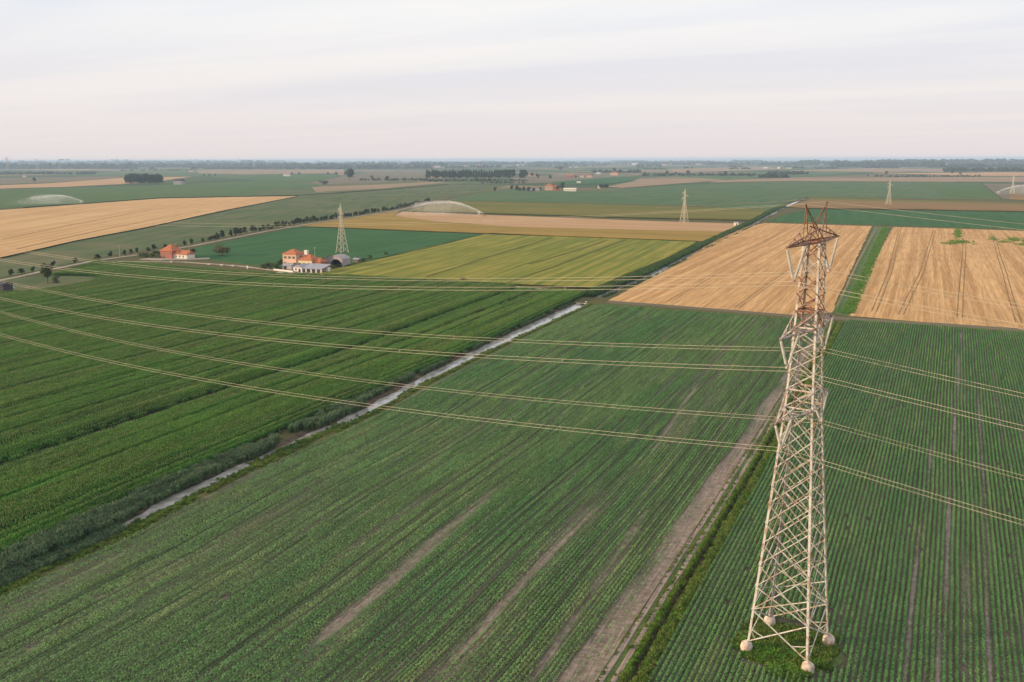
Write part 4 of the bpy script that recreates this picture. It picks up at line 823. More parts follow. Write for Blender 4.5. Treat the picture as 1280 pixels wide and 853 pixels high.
# cross arms: two lower chords, two upper ties and lacing to each tip
ARMS = [(34.0, 9.9, 2.3, m_steel2), (44.3, 9.8, 2.1, m_steel2), (55.0, 9.5, 1.8, m_rust)]
for z, r, rise, mt in ARMS:
    for s in (-1, 1):
        g = Geo(); tip = Vector((0, s*r, z)); w0 = width(z); w1 = width(min(z+rise, 56))
        for sx in (-1, 1):
            b0 = Vector((sx*w0, s*w0, z)); b1 = Vector((sx*w1, s*w1, z+rise)); g.lbar(b0, tip, 0.18, (sx, 0, 0.2)); g.lbar(b1, tip, 0.14, (sx, 0, 1))
            for k in range(1, 3):
                q0 = b0.lerp(tip, k/3.4); q1 = b1.lerp(tip, k/3.4); g.lbar(q0, q1, 0.08, (sx, 0, 0)); g.lbar(b0.lerp(tip, (k-1)/3.4), q1, 0.08, (sx, 0, 0.1))
        for k in range(0, 3):
            a = Vector((-w0, s*w0, z)).lerp(tip, k/3.4); b = Vector((w0, s*w0, z)).lerp(tip, k/3.4); c = Vector((w0 if k % 2 else -w0, s*w0, z)).lerp(tip, (k+1)/3.4)
            g.lbar(a, b, 0.08, (0, 0, 1)); g.lbar(b if k % 2 == 0 else a, c, 0.08, (0, 0, 1))
        o = g.make('crossarm', mt, pyl)
        if z > 50: o['label'] = 'dark rusty upper cross arm'
# peaks for the two earth wires, spread like a V above the top arm
for s in (-1, 1):
    g = Geo(); tip = Vector((0, s*3.95, 59.7))
    for sx in (-1, 1):
        w = width(55); g.lbar((sx*w, -s*w*0.6, 55.1), tip, 0.14, (sx, 0, 0)); g.lbar((sx*w, s*w, 55.1), tip, 0.10, (sx, 0, 0))
        for k in (0.35, 0.68): g.lbar(Vector((sx*w, -s*w*0.6, 55.1)).lerp(tip, k), Vector((sx*w, s*w, 55.1)).lerp(tip, k*0.92), 0.06, (sx, 0, 0))
    g.lbar(Vector((-width(55), s*width(55), 55.1)).lerp(tip, 0.5), Vector((width(55), s*width(55), 55.1)).lerp(tip, 0.5), 0.09)
    g.make('earth_wire_peak', m_rust, pyl)
# V-shaped insulator strings
def insulator(a, b, parent):
    a = Vector(a); b = Vector(b); d = b-a; L_ = d.length; prof = [(0.03, 0)]; nd = int((L_-0.7)/0.17); z = 0.35
    for k in range(nd): prof += [(0.05, z), (0.17, z+0.03), (0.16, z+0.08), (0.05, z+0.12)]; z += 0.17
    prof += [(0.04, z), (0.03, L_)]
    g = Geo(); g.lathe(prof, 8); q = d.to_track_quat('Z', 'Y'); g.v = [tuple(a+q@Vector(v)) for v in g.v]; return g.make('insulator', m_insul, parent)
CPTS = []
for (z, r, rise, mt), cz, cr_ in zip(ARMS, (30.4, 40.4, 50.8), (7.3, 6.9, 6.45)):
    for s in (-1, 1):
        c = Vector((0, s*cr_, cz)); insulator((0, s*(r-0.2), z-0.1), c+Vector((0, s*0.15, 0.05)), pyl); insulator((0, s*(width(z)+1.6), z-0.1), c+Vector((0, -s*0.15, 0.05)), pyl)
        g = Geo(); g.box(-0.12, 0.12, c.y-0.28, c.y+0.28, cz-0.18, cz+0.12); g.make('yoke_plate', m_steel2, pyl); CPTS.append(c)
# climbing pegs and step bolts on one leg
g = Geo()
for k in range(60):
    z = 3+k*0.5; p = leg_pt(1, z); g.tube([p, p+Vector((0.28, -0.05, 0))], 0.018, 4)
g.make('climbing_pegs', m_steel2, pyl)

# ------------------------------------------------------------------ conductors
SPAN, SAG = 390.0, 11.0
cL = Vector((math.cos(PROT), math.sin(PROT), 0)); cA = Vector((-cL.y, cL.x, 0))
def catenary(y0, z0, sag, side, r):
    n = 64; pts = []
    for k in range(n+1):
        s = SPAN*(k/n); pts.append(PC+cA*y0+cL*(side*s)+Vector((0, 0, z0-4*sag*(s/SPAN)*(1-s/SPAN))))
    return pts
names = {(-1, 0): 'lowest twin cable on the near side of the big pylon', (1, 0): 'lowest twin cable on the far side of the big pylon', (-1, 1): 'middle twin cable on the near side of the big pylon', (1, 1): 'middle twin cable on the far side of the big pylon', (-1, 2): 'topmost twin cable on the near side of the big pylon', (1, 2): 'topmost twin cable on the far side of the big pylon'}
CW = 0.027
for ix, c in enumerate(CPTS):
    s = -1 if c.y < 0 else 1; t = thing('power_line', names[(s, ix//2)], 'power line', (PC.x, PC.y, 0), 0, 'twin cables hung from the big pylon')
    for o in (-0.22, 0.22):
        pts = catenary(c.y+o*0.4, c.z-0.3+o, SAG, -1, CW)[::-1] + catenary(c.y+o*0.4, c.z-0.3+o, SAG, 1, CW)[1:]
        g = Geo(); g.tube([p-PC for p in pts], CW, 5); g.make('conductor', m_cable, t, smooth=True)
    for k in range(1, 12):
        for side in (-1, 1):
            sx = SPAN*k/12.0; p = cA*c.y+cL*(side*sx)+Vector((0, 0, c.z-0.3-4*SAG*(sx/SPAN)*(1-sx/SPAN)))
            if side == -1 or k < 3:
                g = Geo(); g.tube([p-cA*0.088-Vector((0, 0, 0.22)), p+cA*0.088+Vector((0, 0, 0.22))], 0.03, 5); g.make('spacer', m_steel2, t)
for s in (-1, 1):
    g = Geo(); pts = catenary(s*3.95, 59.65, 9.0, -1, 0)[::-1]+catenary(s*3.95, 59.65, 9.0, 1, 0)[1:]; g.tube(pts, 0.014, 4)
    tag(g.make('earth_wire', m_cable, None, smooth=True), 'thin earth wire on the %s peak of the big pylon' % ('near' if s < 0 else 'far'), 'wire', 'earth wires on the big pylon')

# ------------------------------------------------------------------ the smaller pylons of the second line
def small_pylon(loc, rz, label):
    t = thing('lattice_pylon', label, 'pylon', (loc[0], loc[1], 0), rz, 'small lattice pylons of the second line')
    H = 34.0; wd = lambda z: np.interp(z, [0, 21, 33], [6.4, 1.7, 1.0])/2
    q = lambda i, z: Vector((((-1, -1), (1, -1), (1, 1), (-1, 1))[i][0]*wd(z), ((-1, -1), (1, -1), (1, 1), (-1, 1))[i][1]*wd(z), z))
    for i in range(4):
        g = Geo(); g.tube([q(i, -0.2), q(i, 21), q(i, 32)], [0.20, 0.16, 0.12], 4); g.make('leg', m_steelf, t)
    g = Geo(); zs = [0, 4.5, 8.5, 12, 15, 17.7, 20, 22, 24, 26, 28, 30, 32]
    for i in range(4):
        j = (i+1) % 4
        for a, b in zip(zs, zs[1:]): g.tube([q(i, a), q(j, b)], 0.085, 3); g.tube([q(j, a), q(i, b)], 0.085, 3)
    tag(g.make('lattice', m_steelf, t), kind='stuff')
    g = Geo()
    for i in range(4): g.tube([q(i, 32), (0, 0, H+1)], 0.09, 4)
    g.make('peak', m_steelf, t)
    for z, s, r in ((30.5, 1, 3.4), (27.6, -1, 3.8), (24.8, 1, 4.0)):
        g = Geo(); tip = Vector((0, s*r, z))
        for sx in (-1, 1): g.tube([(sx*wd(z), s*wd(z), z), tip], 0.12, 4); g.tube([(sx*wd(z+1.2), s*wd(z), z+1.3), tip], 0.10, 4)
        a_ = g.make('crossarm', m_steelf, t); g = Geo(); g.lathe([(0.03, 0), (0.16, -0.3), (0.16, -1.6), (0.03, -1.9)], 6, tuple(tip)); g.make('insulator', m_insul, a_)
    for i in range(4):
        p = q(i, 0); g = Geo(); g.box(p.x-0.45, p.x+0.45, p.y-0.45, p.y+0.45, -0.2, 0.5); g.make('footing', m_conc, t)
    return t
rz2 = math.atan2(388, 139)
for (px, py), lb in zip(((428, 316), (855, 278.5), (1110.5, 256.5), (1265, 243)), ('small pylon behind the grey barn', 'small pylon in the pale stubble strip at middle distance', 'small pylon at the brown field right of the green strip', 'faint small pylon beside the sprinkler at the right edge')): small_pylon(P(px, py), rz2, lb)
# tiny pylons on the left horizon
for px, py, h in ((10, 213, 16), (46.5, 214, 15), (75, 213, 14), (96, 211, 10), (113, 211, 10), (128, 210, 9)):
    x, y = P(px, py); dep = float(np.array([x, y, -CAM_H])@fw); Hh = h*dep/F_PX
    t = thing('lattice_pylon', 'tiny faint pylon on the left horizon', 'pylon', (x, y, 0), 0.4, 'tiny pylons on the left horizon'); t.scale = (Hh/30,)*3
    g = Geo()
    for sx, sy in ((-1, -1), (1, -1), (1, 1), (-1, 1)): g.tube([(sx*3, sy*3, 0), (0.4*sx, 0.4*sy, 30)], 0.22, 4)
    for a in range(0, 28, 4):
        w0 = 3*(1-a/32); w1 = 3*(1-(a+4)/32); g.tube([(-w0, -w0, a), (w1, -w1, a+4)], 0.09, 3); g.tube([(w0, -w0, a), (-w1, -w1, a+4)], 0.09, 3)
    g.make('lattice', m_steel2, t)
    for z, r in ((19, 5.5), (23.5, 6.5), (28, 5)): g = Geo(); g.tube([(-r, 0.3, z), (0, 0, z+0.9), (r, -0.3, z)], 0.2, 4); g.make('crossarm', m_steel2, t)

# ------------------------------------------------------------------ buildings
def hip_roof(g, x0, x1, y0, y1, z, rise, ov=0.4, th=0.18, ridge_x=True, gable=False):
    x0 -= ov; x1 += ov; y0 -= ov; y1 += ov
    if ridge_x:
        ins = 0 if gable else min((y1-y0)/2, (x1-x0)/2-0.2); ym = (y0+y1)/2; r0_, r1_ = (x0+ins, ym, z+rise), (x1-ins, ym, z+rise)
        b = [(x0, y0, z), (x1, y0, z), (x1, y1, z), (x0, y1, z)]; low = [(p[0], p[1], z-th) for p in b]
        g.add(b+[r0_, r1_]+low, [(0, 1, 5, 4), (2, 3, 4, 5), (1, 2, 5), (3, 0, 4), (0, 6, 7, 1), (1, 7, 8, 2), (2, 8, 9, 3), (3, 9, 6, 0), (9, 8, 7, 6)])
    else:
        ins = 0 if gable else min((x1-x0)/2, (y1-y0)/2-0.2); xm = (x0+x1)/2; r0_, r1_ = (xm, y0+ins, z+rise), (xm, y1-ins, z+rise)
        b = [(x0, y0, z), (x1, y0, z), (x1, y1, z), (x0, y1, z)]; low = [(p[0], p[1], z-th) for p in b]
        g.add(b+[r0_, r1_]+low, [(1, 2, 5, 4), (3, 0, 4, 5), (0, 1, 4), (2, 3, 5), (0, 6, 7, 1), (1, 7, 8, 2), (2, 8, 9, 3), (3, 9, 6, 0), (9, 8, 7, 6)])
def window(parent, x, y, z, w, h, face, shut=True):
    """window on the -Y ('f') or +X ('r') wall; frame proud, pane recessed in it"""
    def bx(g, a0, a1, d0, d1, z0, z1):
        g.box(a0, a1, y-d1, y-d0, z0, z1) if face == 'f' else g.box(x+d0, x+d1, a0, a1, z0, z1)
    c = x if face == 'f' else y; g = Geo()
    for a0, a1, z0, z1 in ((c-w/2-0.1, c-w/2, z-0.1, z+h+0.1), (c+w/2, c+w/2+0.1, z-0.1, z+h+0.1), (c-w/2, c+w/2, z-0.1, z), (c-w/2, c+w/2, z+h, z+h+0.1), (c-0.04, c+0.04, z, z+h)): bx(g, a0, a1, 0.0, 0.08, z0, z1)
    fr = g.make('window', m_frame, parent); g = Geo(); bx(g, c-w/2, c+w/2, 0.005, 0.03, z, z+h); g.make('pane', m_glass, fr)
    if shut:
        for s in (-1, 1): g = Geo(); a = c+s*(w/2+0.1+w*0.25); bx(g, a-w*0.25, a+w*0.25, 0.01, 0.07, z-0.05, z+h+0.05); g.make('shutter', m_shut, fr)
def door(parent, x, y, w, h, face, mat):
    g = Geo(); g.box(x-w/2, x+w/2, y-0.07, y-0.005, 0.05, h) if face == 'f' else g.box(x+0.005, x+0.07, y-w/2, y+w/2, 0.05, h); return g.make('door', mat, parent)
def walls(parent, x0, x1, y0, y1, z1, mat, gable=0, ridge_x=True, z0=-0.2):
    g = Geo(); g.box(x0, x1, y0, y1, z0, z1)
    if gable:
        if ridge_x: ym = (y0+y1)/2; g.add([(x0, y0, z1), (x0, y1, z1), (x0, ym, z1+gable), (x1, y0, z1), (x1, y1, z1), (x1, ym, z1+gable)], [(1, 0, 2), (3, 4, 5)])
        else: xm = (x0+x1)/2; g.add([(x0, y0, z1), (x1, y0, z1), (xm, y0, z1+gable), (x0, y1, z1), (x1, y1, z1), (xm, y1, z1+gable)], [(0, 1, 2), (4, 3, 5)])
    return g.make('wall', mat, parent)
# pink farmhouse: tall block left, lower wing, small end block
def foot(px, py): return P(px, py)
fx, fy = foot(354, 333.5)
h = thing('farmhouse', 'pink farmhouse of stepped blocks with terracotta roofs and square chimney', 'house', (fx, fy, 0), rad(2))
walls(h, 0, 10.3, 0, 9, 7.9, m_wall_pink); g = Geo(); hip_roof(g, 0, 10.3, 0, 9, 8.05, 2.7, 0.5); g.make('roof', m_tile, h)
for x in (1.9, 5.2, 8.4): window(h, x, 0, 5.2, 0.9, 1.4, 'f')
for x in (1.9, 8.4): window(h, x, 0, 1.4, 0.9, 1.4, 'f')
door(h, 5.2, 0, 1.2, 2.3, 'f', m_shut); window(h, 10.3, 4.6, 5.6, 0.9, 1.3, 'r')
w2 = walls(h, 10.31, 21.5, 0.6, 9.5, 4.6, m_wall_cream); g = Geo(); hip_roof(g, 10.6, 21.5, 0.6, 9.5, 4.75, 3.4, 0.4); r2 = g.make('roof', m_tile, h); r2['label'] = 'lower red tiled roof of the wing'
g = Geo(); g.box(13.4, 15.4, 4.2, 6.0, 6.0, 10.0); g.box(13.2, 15.6, 4.0, 6.2, 10.0, 10.3); g.make('chimney', m_wall_white, r2)
for x in (12.4, 15.6, 19.2): window(h, x, 0.6, 1.3, 1.0, 1.5, 'f')
walls(h, 21.51, 27.0, 2.0, 9.0, 3.6, m_wall_red); g = Geo(); hip_roof(g, 21.9, 27.0, 2.0, 9.0, 3.75, 2.4, 0.35, gable=False); g.make('roof', m_tile, h); window(h, 27.0, 5.5, 1.2, 1.0, 1.3, 'r')
g = Geo(); g.box(4.0, 9.5, -2.2, -0.01, 2.75, 2.95); g.box(4.1, 4.3, -2.1, -1.9, -0.1, 2.75); g.box(9.2, 9.4, -2.1, -1.9, -0.1, 2.75); g.make('porch', m_wall_cream, h)
# long grey-roofed outbuilding with pillared front
fx, fy = foot(367, 340.5)
h = thing('outbuilding', 'white outbuilding with long grey roof and pillared open front', 'building', (fx, fy, 0), rad(2))
walls(h, 0, 6.2, 0, 8, 3.1, m_wall_white, 1.3, False); g = Geo(); hip_roof(g, 0, 6.2, 0, 8, 3.2, 1.35, 0.3, 0.12, False, True); g.make('roof', m_sheet, h); door(h, 4.4, 0, 1.4, 2.2, 'f', m_dark); window(h, 1.8, 0, 1.3, 0.9, 1.1, 'f', False)
g = Geo(); g.box(6.21, 20.5, 5.6, 8.2, -0.1, 3.2); g.make('wall', m_wall_white, h)
g = Geo(); g.add([(6.3, -1.0, 2.7), (21, -1.0, 2.7), (21, 8.6, 4.6), (6.3, 8.6, 4.6), (6.3, -1.0, 2.85), (21, -1.0, 2.85), (21, 8.6, 4.75), (6.3, 8.6, 4.75)], [(3, 2, 1, 0), (4, 5, 6, 7), (0, 1, 5, 4), (1, 2, 6, 5), (2, 3, 7, 6), (3, 0, 4, 7)]); g.make('lean_to_roof', m_sheet, h)
for x in (9.6, 13.2, 16.8, 20.3): g = Geo(); g.box(x-0.35, x+0.35, -0.7, 0.0, -0.1, 2.72); g.make('pillar', m_wall_white, h)
# sheds and garden wall
fx, fy = foot(353, 336.5)
h = thing('shed', 'low grey roofed shed left of the white outbuilding', 'shed', (fx, fy, 0), rad(2)); walls(h, 0, 7, 0, 4.5, 2.3, m_wall_grey, 0.9, True); g = Geo(); hip_roof(g, 0, 7, 0, 4.5, 2.4, 0.95, 0.25, 0.1, True, True); g.make('roof', m_sheet, h); door(h, 2.2, 0, 2.2, 2.0, 'f', m_dark)
a = Vector((*P(342, 338.5), 0)); b = Vector((*P(366, 341), 0)); d = (b-a); g = Geo(); g.box(0, d.length, 0, 0.3, -0.1, 1.1)
h = thing('garden_wall', 'pale low wall along the lane before the farmhouse', 'wall', a, math.atan2(d.y, d.x)); g.make('wall_face', m_wall_white, h); g = Geo(); g.box(-0.05, d.length+0.05, -0.06, 0.36, 1.1, 1.2); g.make('coping', m_wall_grey, h)
# barn with curved roof
fx, fy = foot(407.5, 333)
h = thing('barn', 'grey barn with curved sheet roof and arched dark doorway', 'barn', (fx, fy, 0), rad(2)); W_, D_ = 12.5, 8.5; g = Geo(); n = 12
prof = [(W_*(k/n), 4.6+2.3*math.sin(math.pi*k/n)**0.8) for k in range(n+1)]
ar = [(W_*0.62+4.4*math.cos(t), max(0, 4.7*math.sin(t))) for t in np.linspace(math.pi, 0, 11)]
front = [(0, 0)]+[(x, z) for x, z in prof]+[(W_, 0)]
poly = [Vector((x, 0, z)) for x, z in [(0, -0.1)]+[(x, z) for x, z in prof]+[(W_, -0.1)]+[(x, z-0.1 if z == 0 else z) for x, z in reversed(ar)]]
tri = tessellate_polygon([[Vector((p.x, p.z, 0)) for p in poly]]); g.add([tuple(p) for p in poly], [tuple(t) for t in tri]); g.add([(p.x, D_, p.z) for p in poly[:len(prof)+2]], [tuple(range(len(prof)+2))])
g.add([(0, 0, -0.1), (0, D_, -0.1), (0, D_, 4.6), (0, 0, 4.6), (W_, 0, -0.1), (W_, D_, -0.1), (W_, D_, 4.6), (W_, 0, 4.6)], [(0, 3, 2, 1), (4, 5, 6, 7)]); g.make('wall', m_hang, h)
g = Geo(); m_ = len(prof)
g.add([(x, -0.35, z+0.06) for x, z in prof]+[(x, D_+0.35, z+0.06) for x, z in prof]+[(x, -0.35, z+0.16) for x, z in prof]+[(x, D_+0.35, z+0.16) for x, z in prof], [(k, k+1, m_+k+1, m_+k) for k in range(m_-1)]+[(2*m_+k, 3*m_+k, 3*m_+k+1, 2*m_+k+1) for k in range(m_-1)]+[(k, 2*m_+k, 2*m_+k+1, k+1) for k in range(m_-1)]); g.make('roof', m_hang, h)
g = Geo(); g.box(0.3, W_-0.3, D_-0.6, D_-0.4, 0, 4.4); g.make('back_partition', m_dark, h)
g = Geo(); g.box(1.2, 3.6, -0.06, -0.005, 0, 3.2); g.make('door', m_sheet, h)
fx, fy = foot(441, 329); h = thing('shed', 'small brownish shed right of the grey barn', 'shed', (fx, fy, 0), rad(2)); walls(h, 0, 4, 0, 4, 2.4, m_grey, 0.7, True); g = Geo(); hip_roof(g, 0, 4, 0, 4, 2.5, 0.75, 0.2, 0.1, True, True); g.make('roof', m_sheet, h)
# orange-roofed house
fx, fy = foot(201, 323)
h = thing('farmhouse', 'brick red house with steep orange hipped roof and low wing', 'house', (fx, fy, 0), rad(4))
walls(h, 0, 10.0, 0, 9.5, 5.0, m_wall_red); g = Geo(); hip_roof(g, 0, 10, 0, 9.5, 5.1, 4.2, 0.6); r1 = g.make('roof', m_tile, h); g = Geo(); g.box(7.0, 7.8, 6.5, 7.3, 6.5, 9.4); g.make('chimney', m_wall_red, r1)
for x in (2, 5, 8): window(h, x, 0, 2.4, 0.9, 1.4, 'f', False)
door(h, 3.5, 0, 1.1, 2.1, 'f', m_shut)
walls(h, 10.01, 21.5, 1.2, 8.8, 3.0, m_wall_white); g = Geo(); hip_roof(g, 10.7, 21.5, 1.2, 8.8, 3.1, 2.5, 0.4, gable=True); g.make('roof', m_tile, h)
for x in (12.5, 15.5, 18.5): window(h, x, 1.2, 1.1, 1.0, 1.2, 'f', False)
ribbon('farm_yard', [(180, 324), (205, 325), (240, 324.5), (262, 323.5)], 9, m_road, 0.36)
ribbon('farm_yard', [(345, 341.5), (372, 343), (402, 341), (432, 336), (450, 333)], 8, m_road, 0.40)
# far left corner: dark shed and silver car
fx, fy = foot(-9, 366); h = thing('shed', 'dark boarded shed cut by the left edge', 'shed', (fx, fy, 0), rad(10)); walls(h, 0, 7.0, 0, 6, 4.2, m_shed, 1.2, True); g = Geo(); hip_roof(g, 0, 7, 0, 6, 4.3, 1.3, 0.3, 0.12, True, True); g.make('roof', m_shed, h); door(h, 3, 0, 2.2, 2.2, 'f', m_dark)
def car(loc, rz, label):
    t = thing('parked_car', label, 'car', (*loc, 0), rz); prof = [(-2.15, 0.35), (-2.2, 0.75), (-1.7, 0.95), (-1.2, 1.0), (-0.75, 1.45), (0.9, 1.5), (1.6, 1.05), (2.15, 0.95), (2.2, 0.35)]; g = Geo(); m_ = len(prof)
    g.add([(x, -0.85, z) for x, z in prof]+[(x, 0.85, z) for x, z in prof], [tuple(range(m_)), tuple(range(2*m_-1, m_-1, -1))]+[(k, m_+k, m_+(k+1) % m_, (k+1) % m_) for k in range(m_)]); g.make('body', m_car, t)
    for s in (-1, 1):
        g = Geo(); g.add([(-1.0, s*0.86, 1.02), (-0.65, s*0.86, 1.38), (0.85, s*0.86, 1.42), (1.35, s*0.86, 1.05)], [(0, 1, 2, 3) if s > 0 else (3, 2, 1, 0)]); g.make('side_window', m_glass, t)
        for x in (-1.35, 1.35):
            g = Geo(); g.tube([(x, s*0.68, 0.32), (x, s*0.89, 0.32)], 0.32, 12); w = g.make('wheel', m_tyre, t); g = Geo(); g.tube([(x, s*0.885, 0.32), (x, s*0.90, 0.32)], 0.18, 8); g.make('rim', m_car, w)
    g = Geo(); g.add([(-1.19, -0.72, 1.03), (-0.79, -0.66, 1.43), (-0.79, 0.66, 1.43), (-1.19, 0.72, 1.03)], [(3, 2, 1, 0)]); g.v = [(x-0.02, y, z+0.02) for x, y, z in g.v]; g.make('windscreen', m_glass, t)
    return t
c_ = car(P(11, 361.5), rad(20), 'silver car parked beside the dark shed at the left edge'); c_.scale = (1.15,)*3
# small posts, poles, culvert head, irrigation box
for px, py, hh, lb in ((150, 322.5, 8.5, 'slim utility pole at the road left of the orange roofed house'), (237.5, 325.5, 12, 'slim utility pole before the wing of the orange roofed house'), (394, 326, 9, 'slim utility pole behind the pink farmhouse')):
    x, y = P(px, py); t = thing('utility_pole', lb, 'pole', (x, y, 0), 0.3); g = Geo(); g.tube([(0, 0, -0.2), (0, 0, hh)], [0.17, 0.11], 8); g.make('pole', m_pole, t); g = Geo(); g.box(-0.7, 0.7, -0.06, 0.06, hh-0.7, hh-0.55); b_ = g.make('crossbar', m_pole, t)
    for s in (-0.55, 0.55): g = Geo(); g.lathe([(0.05, 0), (0.08, 0.12), (0.03, 0.25)], 6, (s, 0, hh-0.55)); g.make('insulator', m_insul, b_)
x, y = P(309.5, 336); t = thing('marker_post', 'short pale marker post on the lane before the deep green field', 'post', (x, y, 0)); g = Geo(); g.box(-0.3, 0.3, -0.3, 0.3, -0.1, 1.7); g.make('post', m_wall_white, t); g = Geo(); g.add([(-0.36, -0.36, 1.7), (0.36, -0.36, 1.7), (0.36, 0.36, 1.7), (-0.36, 0.36, 1.7), (0, 0, 2.0)], [(0, 1, 4), (1, 2, 4), (2, 3, 4), (3, 0, 4), (3, 2, 1, 0)]); g.make('cap', m_wall_grey, t)
for px, py in ((262, 331.3), (278, 332.2), (215, 328.2), (292, 333.2)):
    x, y = P(px, py); t = thing('boundary_stone', 'low pale boundary stone along the lane', 'stone', (x, y, 0.2), 0.2, 'boundary stones along the lane'); g = Geo(); g.lathe([(0.9, -0.2), (0.95, 0.3), (0.7, 0.62), (0.25, 0.72)], 8); g.v = [(a*1.5, b, c) for a, b, c in g.v]; g.make('stone', m_conc, t)
cx_, cy_ = -150.0, 370.6
t = thing('culvert', 'small concrete culvert head where the canal passes under the path', 'culvert', (cx_, cy_, 0)); g = Geo(); g.box(-3.0, 2.8, -0.1, 0.35, -1.5, -0.55); g.box(-3.0, -1.0, -0.1, 0.35, -0.55, 0.35); g.box(1.0, 2.8, -0.1, 0.35, -0.55, 0.35); g.box(-1.0, 1.0, -0.1, 0.35, 0.05, 0.35); g.make('headwall', m_conc, t); g = Geo(); g.box(2.0, 2.35, -1.0, -0.11, -0.2, 1.2); g.box(1.6, 2.75, -0.7, -0.45, 1.2, 1.4); g.make('sluice_post', m_wall_grey, t); g = Geo(); g.box(-1.0, 1.0, 0.02, 0.2, -0.55, 0.05); g.make('opening', m_dark, t)
x, y = P(920, 282); t = thing('pump_house', 'small pale pump hut by the canal at the end of the stubble strip', 'hut', (x, y, 0), 0.1); walls(t, -2.2, 2.2, -1.5, 1.5, 2.6, m_wall_white, 0.8, True); g = Geo(); hip_roof(g, -2.2, 2.2, -1.5, 1.5, 2.65, 0.85, 0.2, 0.1, True, True); g.make('roof', m_sheet, t); door(t, 0.6, -1.5, 0.9, 2.0, 'f', m_dark)
# farm buildings at middle distance
def far_house(px0, px1, py, h_px, wmat, rmat, label, group=None, hip=True, name='farmhouse', cat='house', depth=0.8, wins=True):
    x0, y0 = P(px0, py); dep = float(np.array([x0, y0, -CAM_H])@fw); w = (px1-px0)*dep/F_PX/0.85; hh = h_px*dep/F_PX
    t = thing(name, label, cat, (x0, y0, 0), rad(random.uniform(12, 24)), group); D_ = w*depth
    walls(t, 0, w, 0, D_, hh*0.66, wmat, 0 if hip else hh*0.33, True); g = Geo(); hip_roof(g, 0, w, 0, D_, hh*0.67, hh*0.33, w*0.04, 0.2, True, not hip); g.make('roof', rmat, t)
    if wins:
        k = max(2, int(w/4))
        for i in range(k): window(t, w*(i+0.5)/k, 0, hh*0.3, 1.2, min(1.6, hh*0.25), 'f', False)
    return t
far_house(681, 689.5, 238.3, 8.5, m_wall_pink, m_tile, 'small orange house beside the tall brownish tree', depth=0.9)
far_house(690, 697, 238.3, 6.5, m_wall_red, m_tile, 'low red wing building right of the small orange house', name='outbuilding', cat='building')
far_house(704.5, 717.5, 239.3, 4.0, m_hay, m_hay, 'long pale shed right of the tall brownish tree', hip=False, name='shed', cat='shed', depth=0.35, wins=False)
far_house(661, 672, 239.5, 3.4, m_wall_grey, m_sheet, 'low grey shed left of the small orange house', hip=False, name='shed', cat='shed', depth=0.5, wins=False)
far_house(747, 750, 235.6, 3.4, m_wall_white, m_sheet, 'white hut at the low clump of trees', hip=False, name='shed', cat='shed', wins=False)
far_house(217, 226, 231, 7.0, m_wall_grey, m_shed, 'grey farm building standing right of the square copse', hip=False, name='barn', cat='barn')
far_house(708, 714, 222.5, 4, m_wall_red, m_tile, 'dark red roofed farm building beyond the grey field', hip=False, name='barn', cat='barn'); far_house(725, 729, 222.5, 4, m_wall_cream, m_tile, 'cream farm block among the far red roofs', name='outbuilding', cat='building'); far_house(733, 739, 222.2, 3.2, m_wall_cream, m_tile, 'low cream farm building with ochre roof beyond the grey field', hip=False, name='barn', cat='barn')
far_house(763, 771, 219.5, 4.5, m_wall_pink, m_tile, 'pinkish farmhouse right of the far dark trees'); far_house(745, 749.5, 218, 3.0, m_wall_white, m_sheet, 'white farm building left of the pinkish farmhouse', name='outbuilding', cat='building')
far_house(354, 361, 220.5, 3.0, m_wall_white, m_sheet, 'white farm building alone in the far green field', hip=False, name='outbuilding', cat='building'); far_house(423, 428, 219, 3.0, m_wall_pink, m_tile, 'pale house left of the large lone tree', name='outbuilding', cat='building')
far_house(721, 725, 229.5, 2.4, m_hay, m_hay, 'white covered stack in the field beyond the orange house', hip=False, name='covered_stack', cat='stack', wins=False); far_house(660, 668, 220.5, 4, m_wall_pink, m_tile, 'pink farmhouse right of the poplar row')
HG = 'houses scattered along the horizon'; HL = 'pale little house far off near the horizon'
hs = [(298, 208.5), (310, 208), (404, 208), (410, 208.5), (462, 209), (470, 210), (484, 209.5), (502, 210), (511, 209), (543, 209.5), (556, 209.2), (566, 209), (573, 208.6), (580, 208.8), (597, 208.4), (644, 207.5), (650, 207.2), (711, 210), (716, 210), (739, 204.8), (766, 205), (790, 206.5), (827, 206.8), (838, 206), (845, 206.4), (857, 206.2), (870, 206.5), (905, 206), (975, 205.4), (988, 205), (972, 211), (982, 211), (1025, 206.6), (1034, 206.3), (1060, 205), (1142, 206), (1199, 204.5), (1215, 205.5), (1249, 205.6), (1257, 205), (1266, 206), (1272, 205), (28, 222), (4, 211), (236, 215), (620, 206), (1117, 205.5), (1180, 207), (930, 206.3), (955, 211)]
for i, (px, py) in enumerate(hs):
    w = random.uniform(2.5, 6.5); rm_ = random.choice([m_tile, m_sheet, m_hay]); far_house(px, px+w, py, random.uniform(1.4, 2.4), random.choice([m_wall_white, m_wall_white, m_wall_cream, m_wall_pink]), rm_, {id(m_tile): 'tiny far house with red tiled roof near the horizon', id(m_sheet): 'tiny far house with grey roof near the horizon', id(m_hay): 'tiny far house with pale roof near the horizon'}[id(rm_)], HG+{id(m_tile): ' with red roofs', id(m_sheet): ' with grey roofs', id(m_hay): ' with pale roofs'}[id(rm_)], hip=False, name='far_house', cat='house', depth=0.6, wins=False)

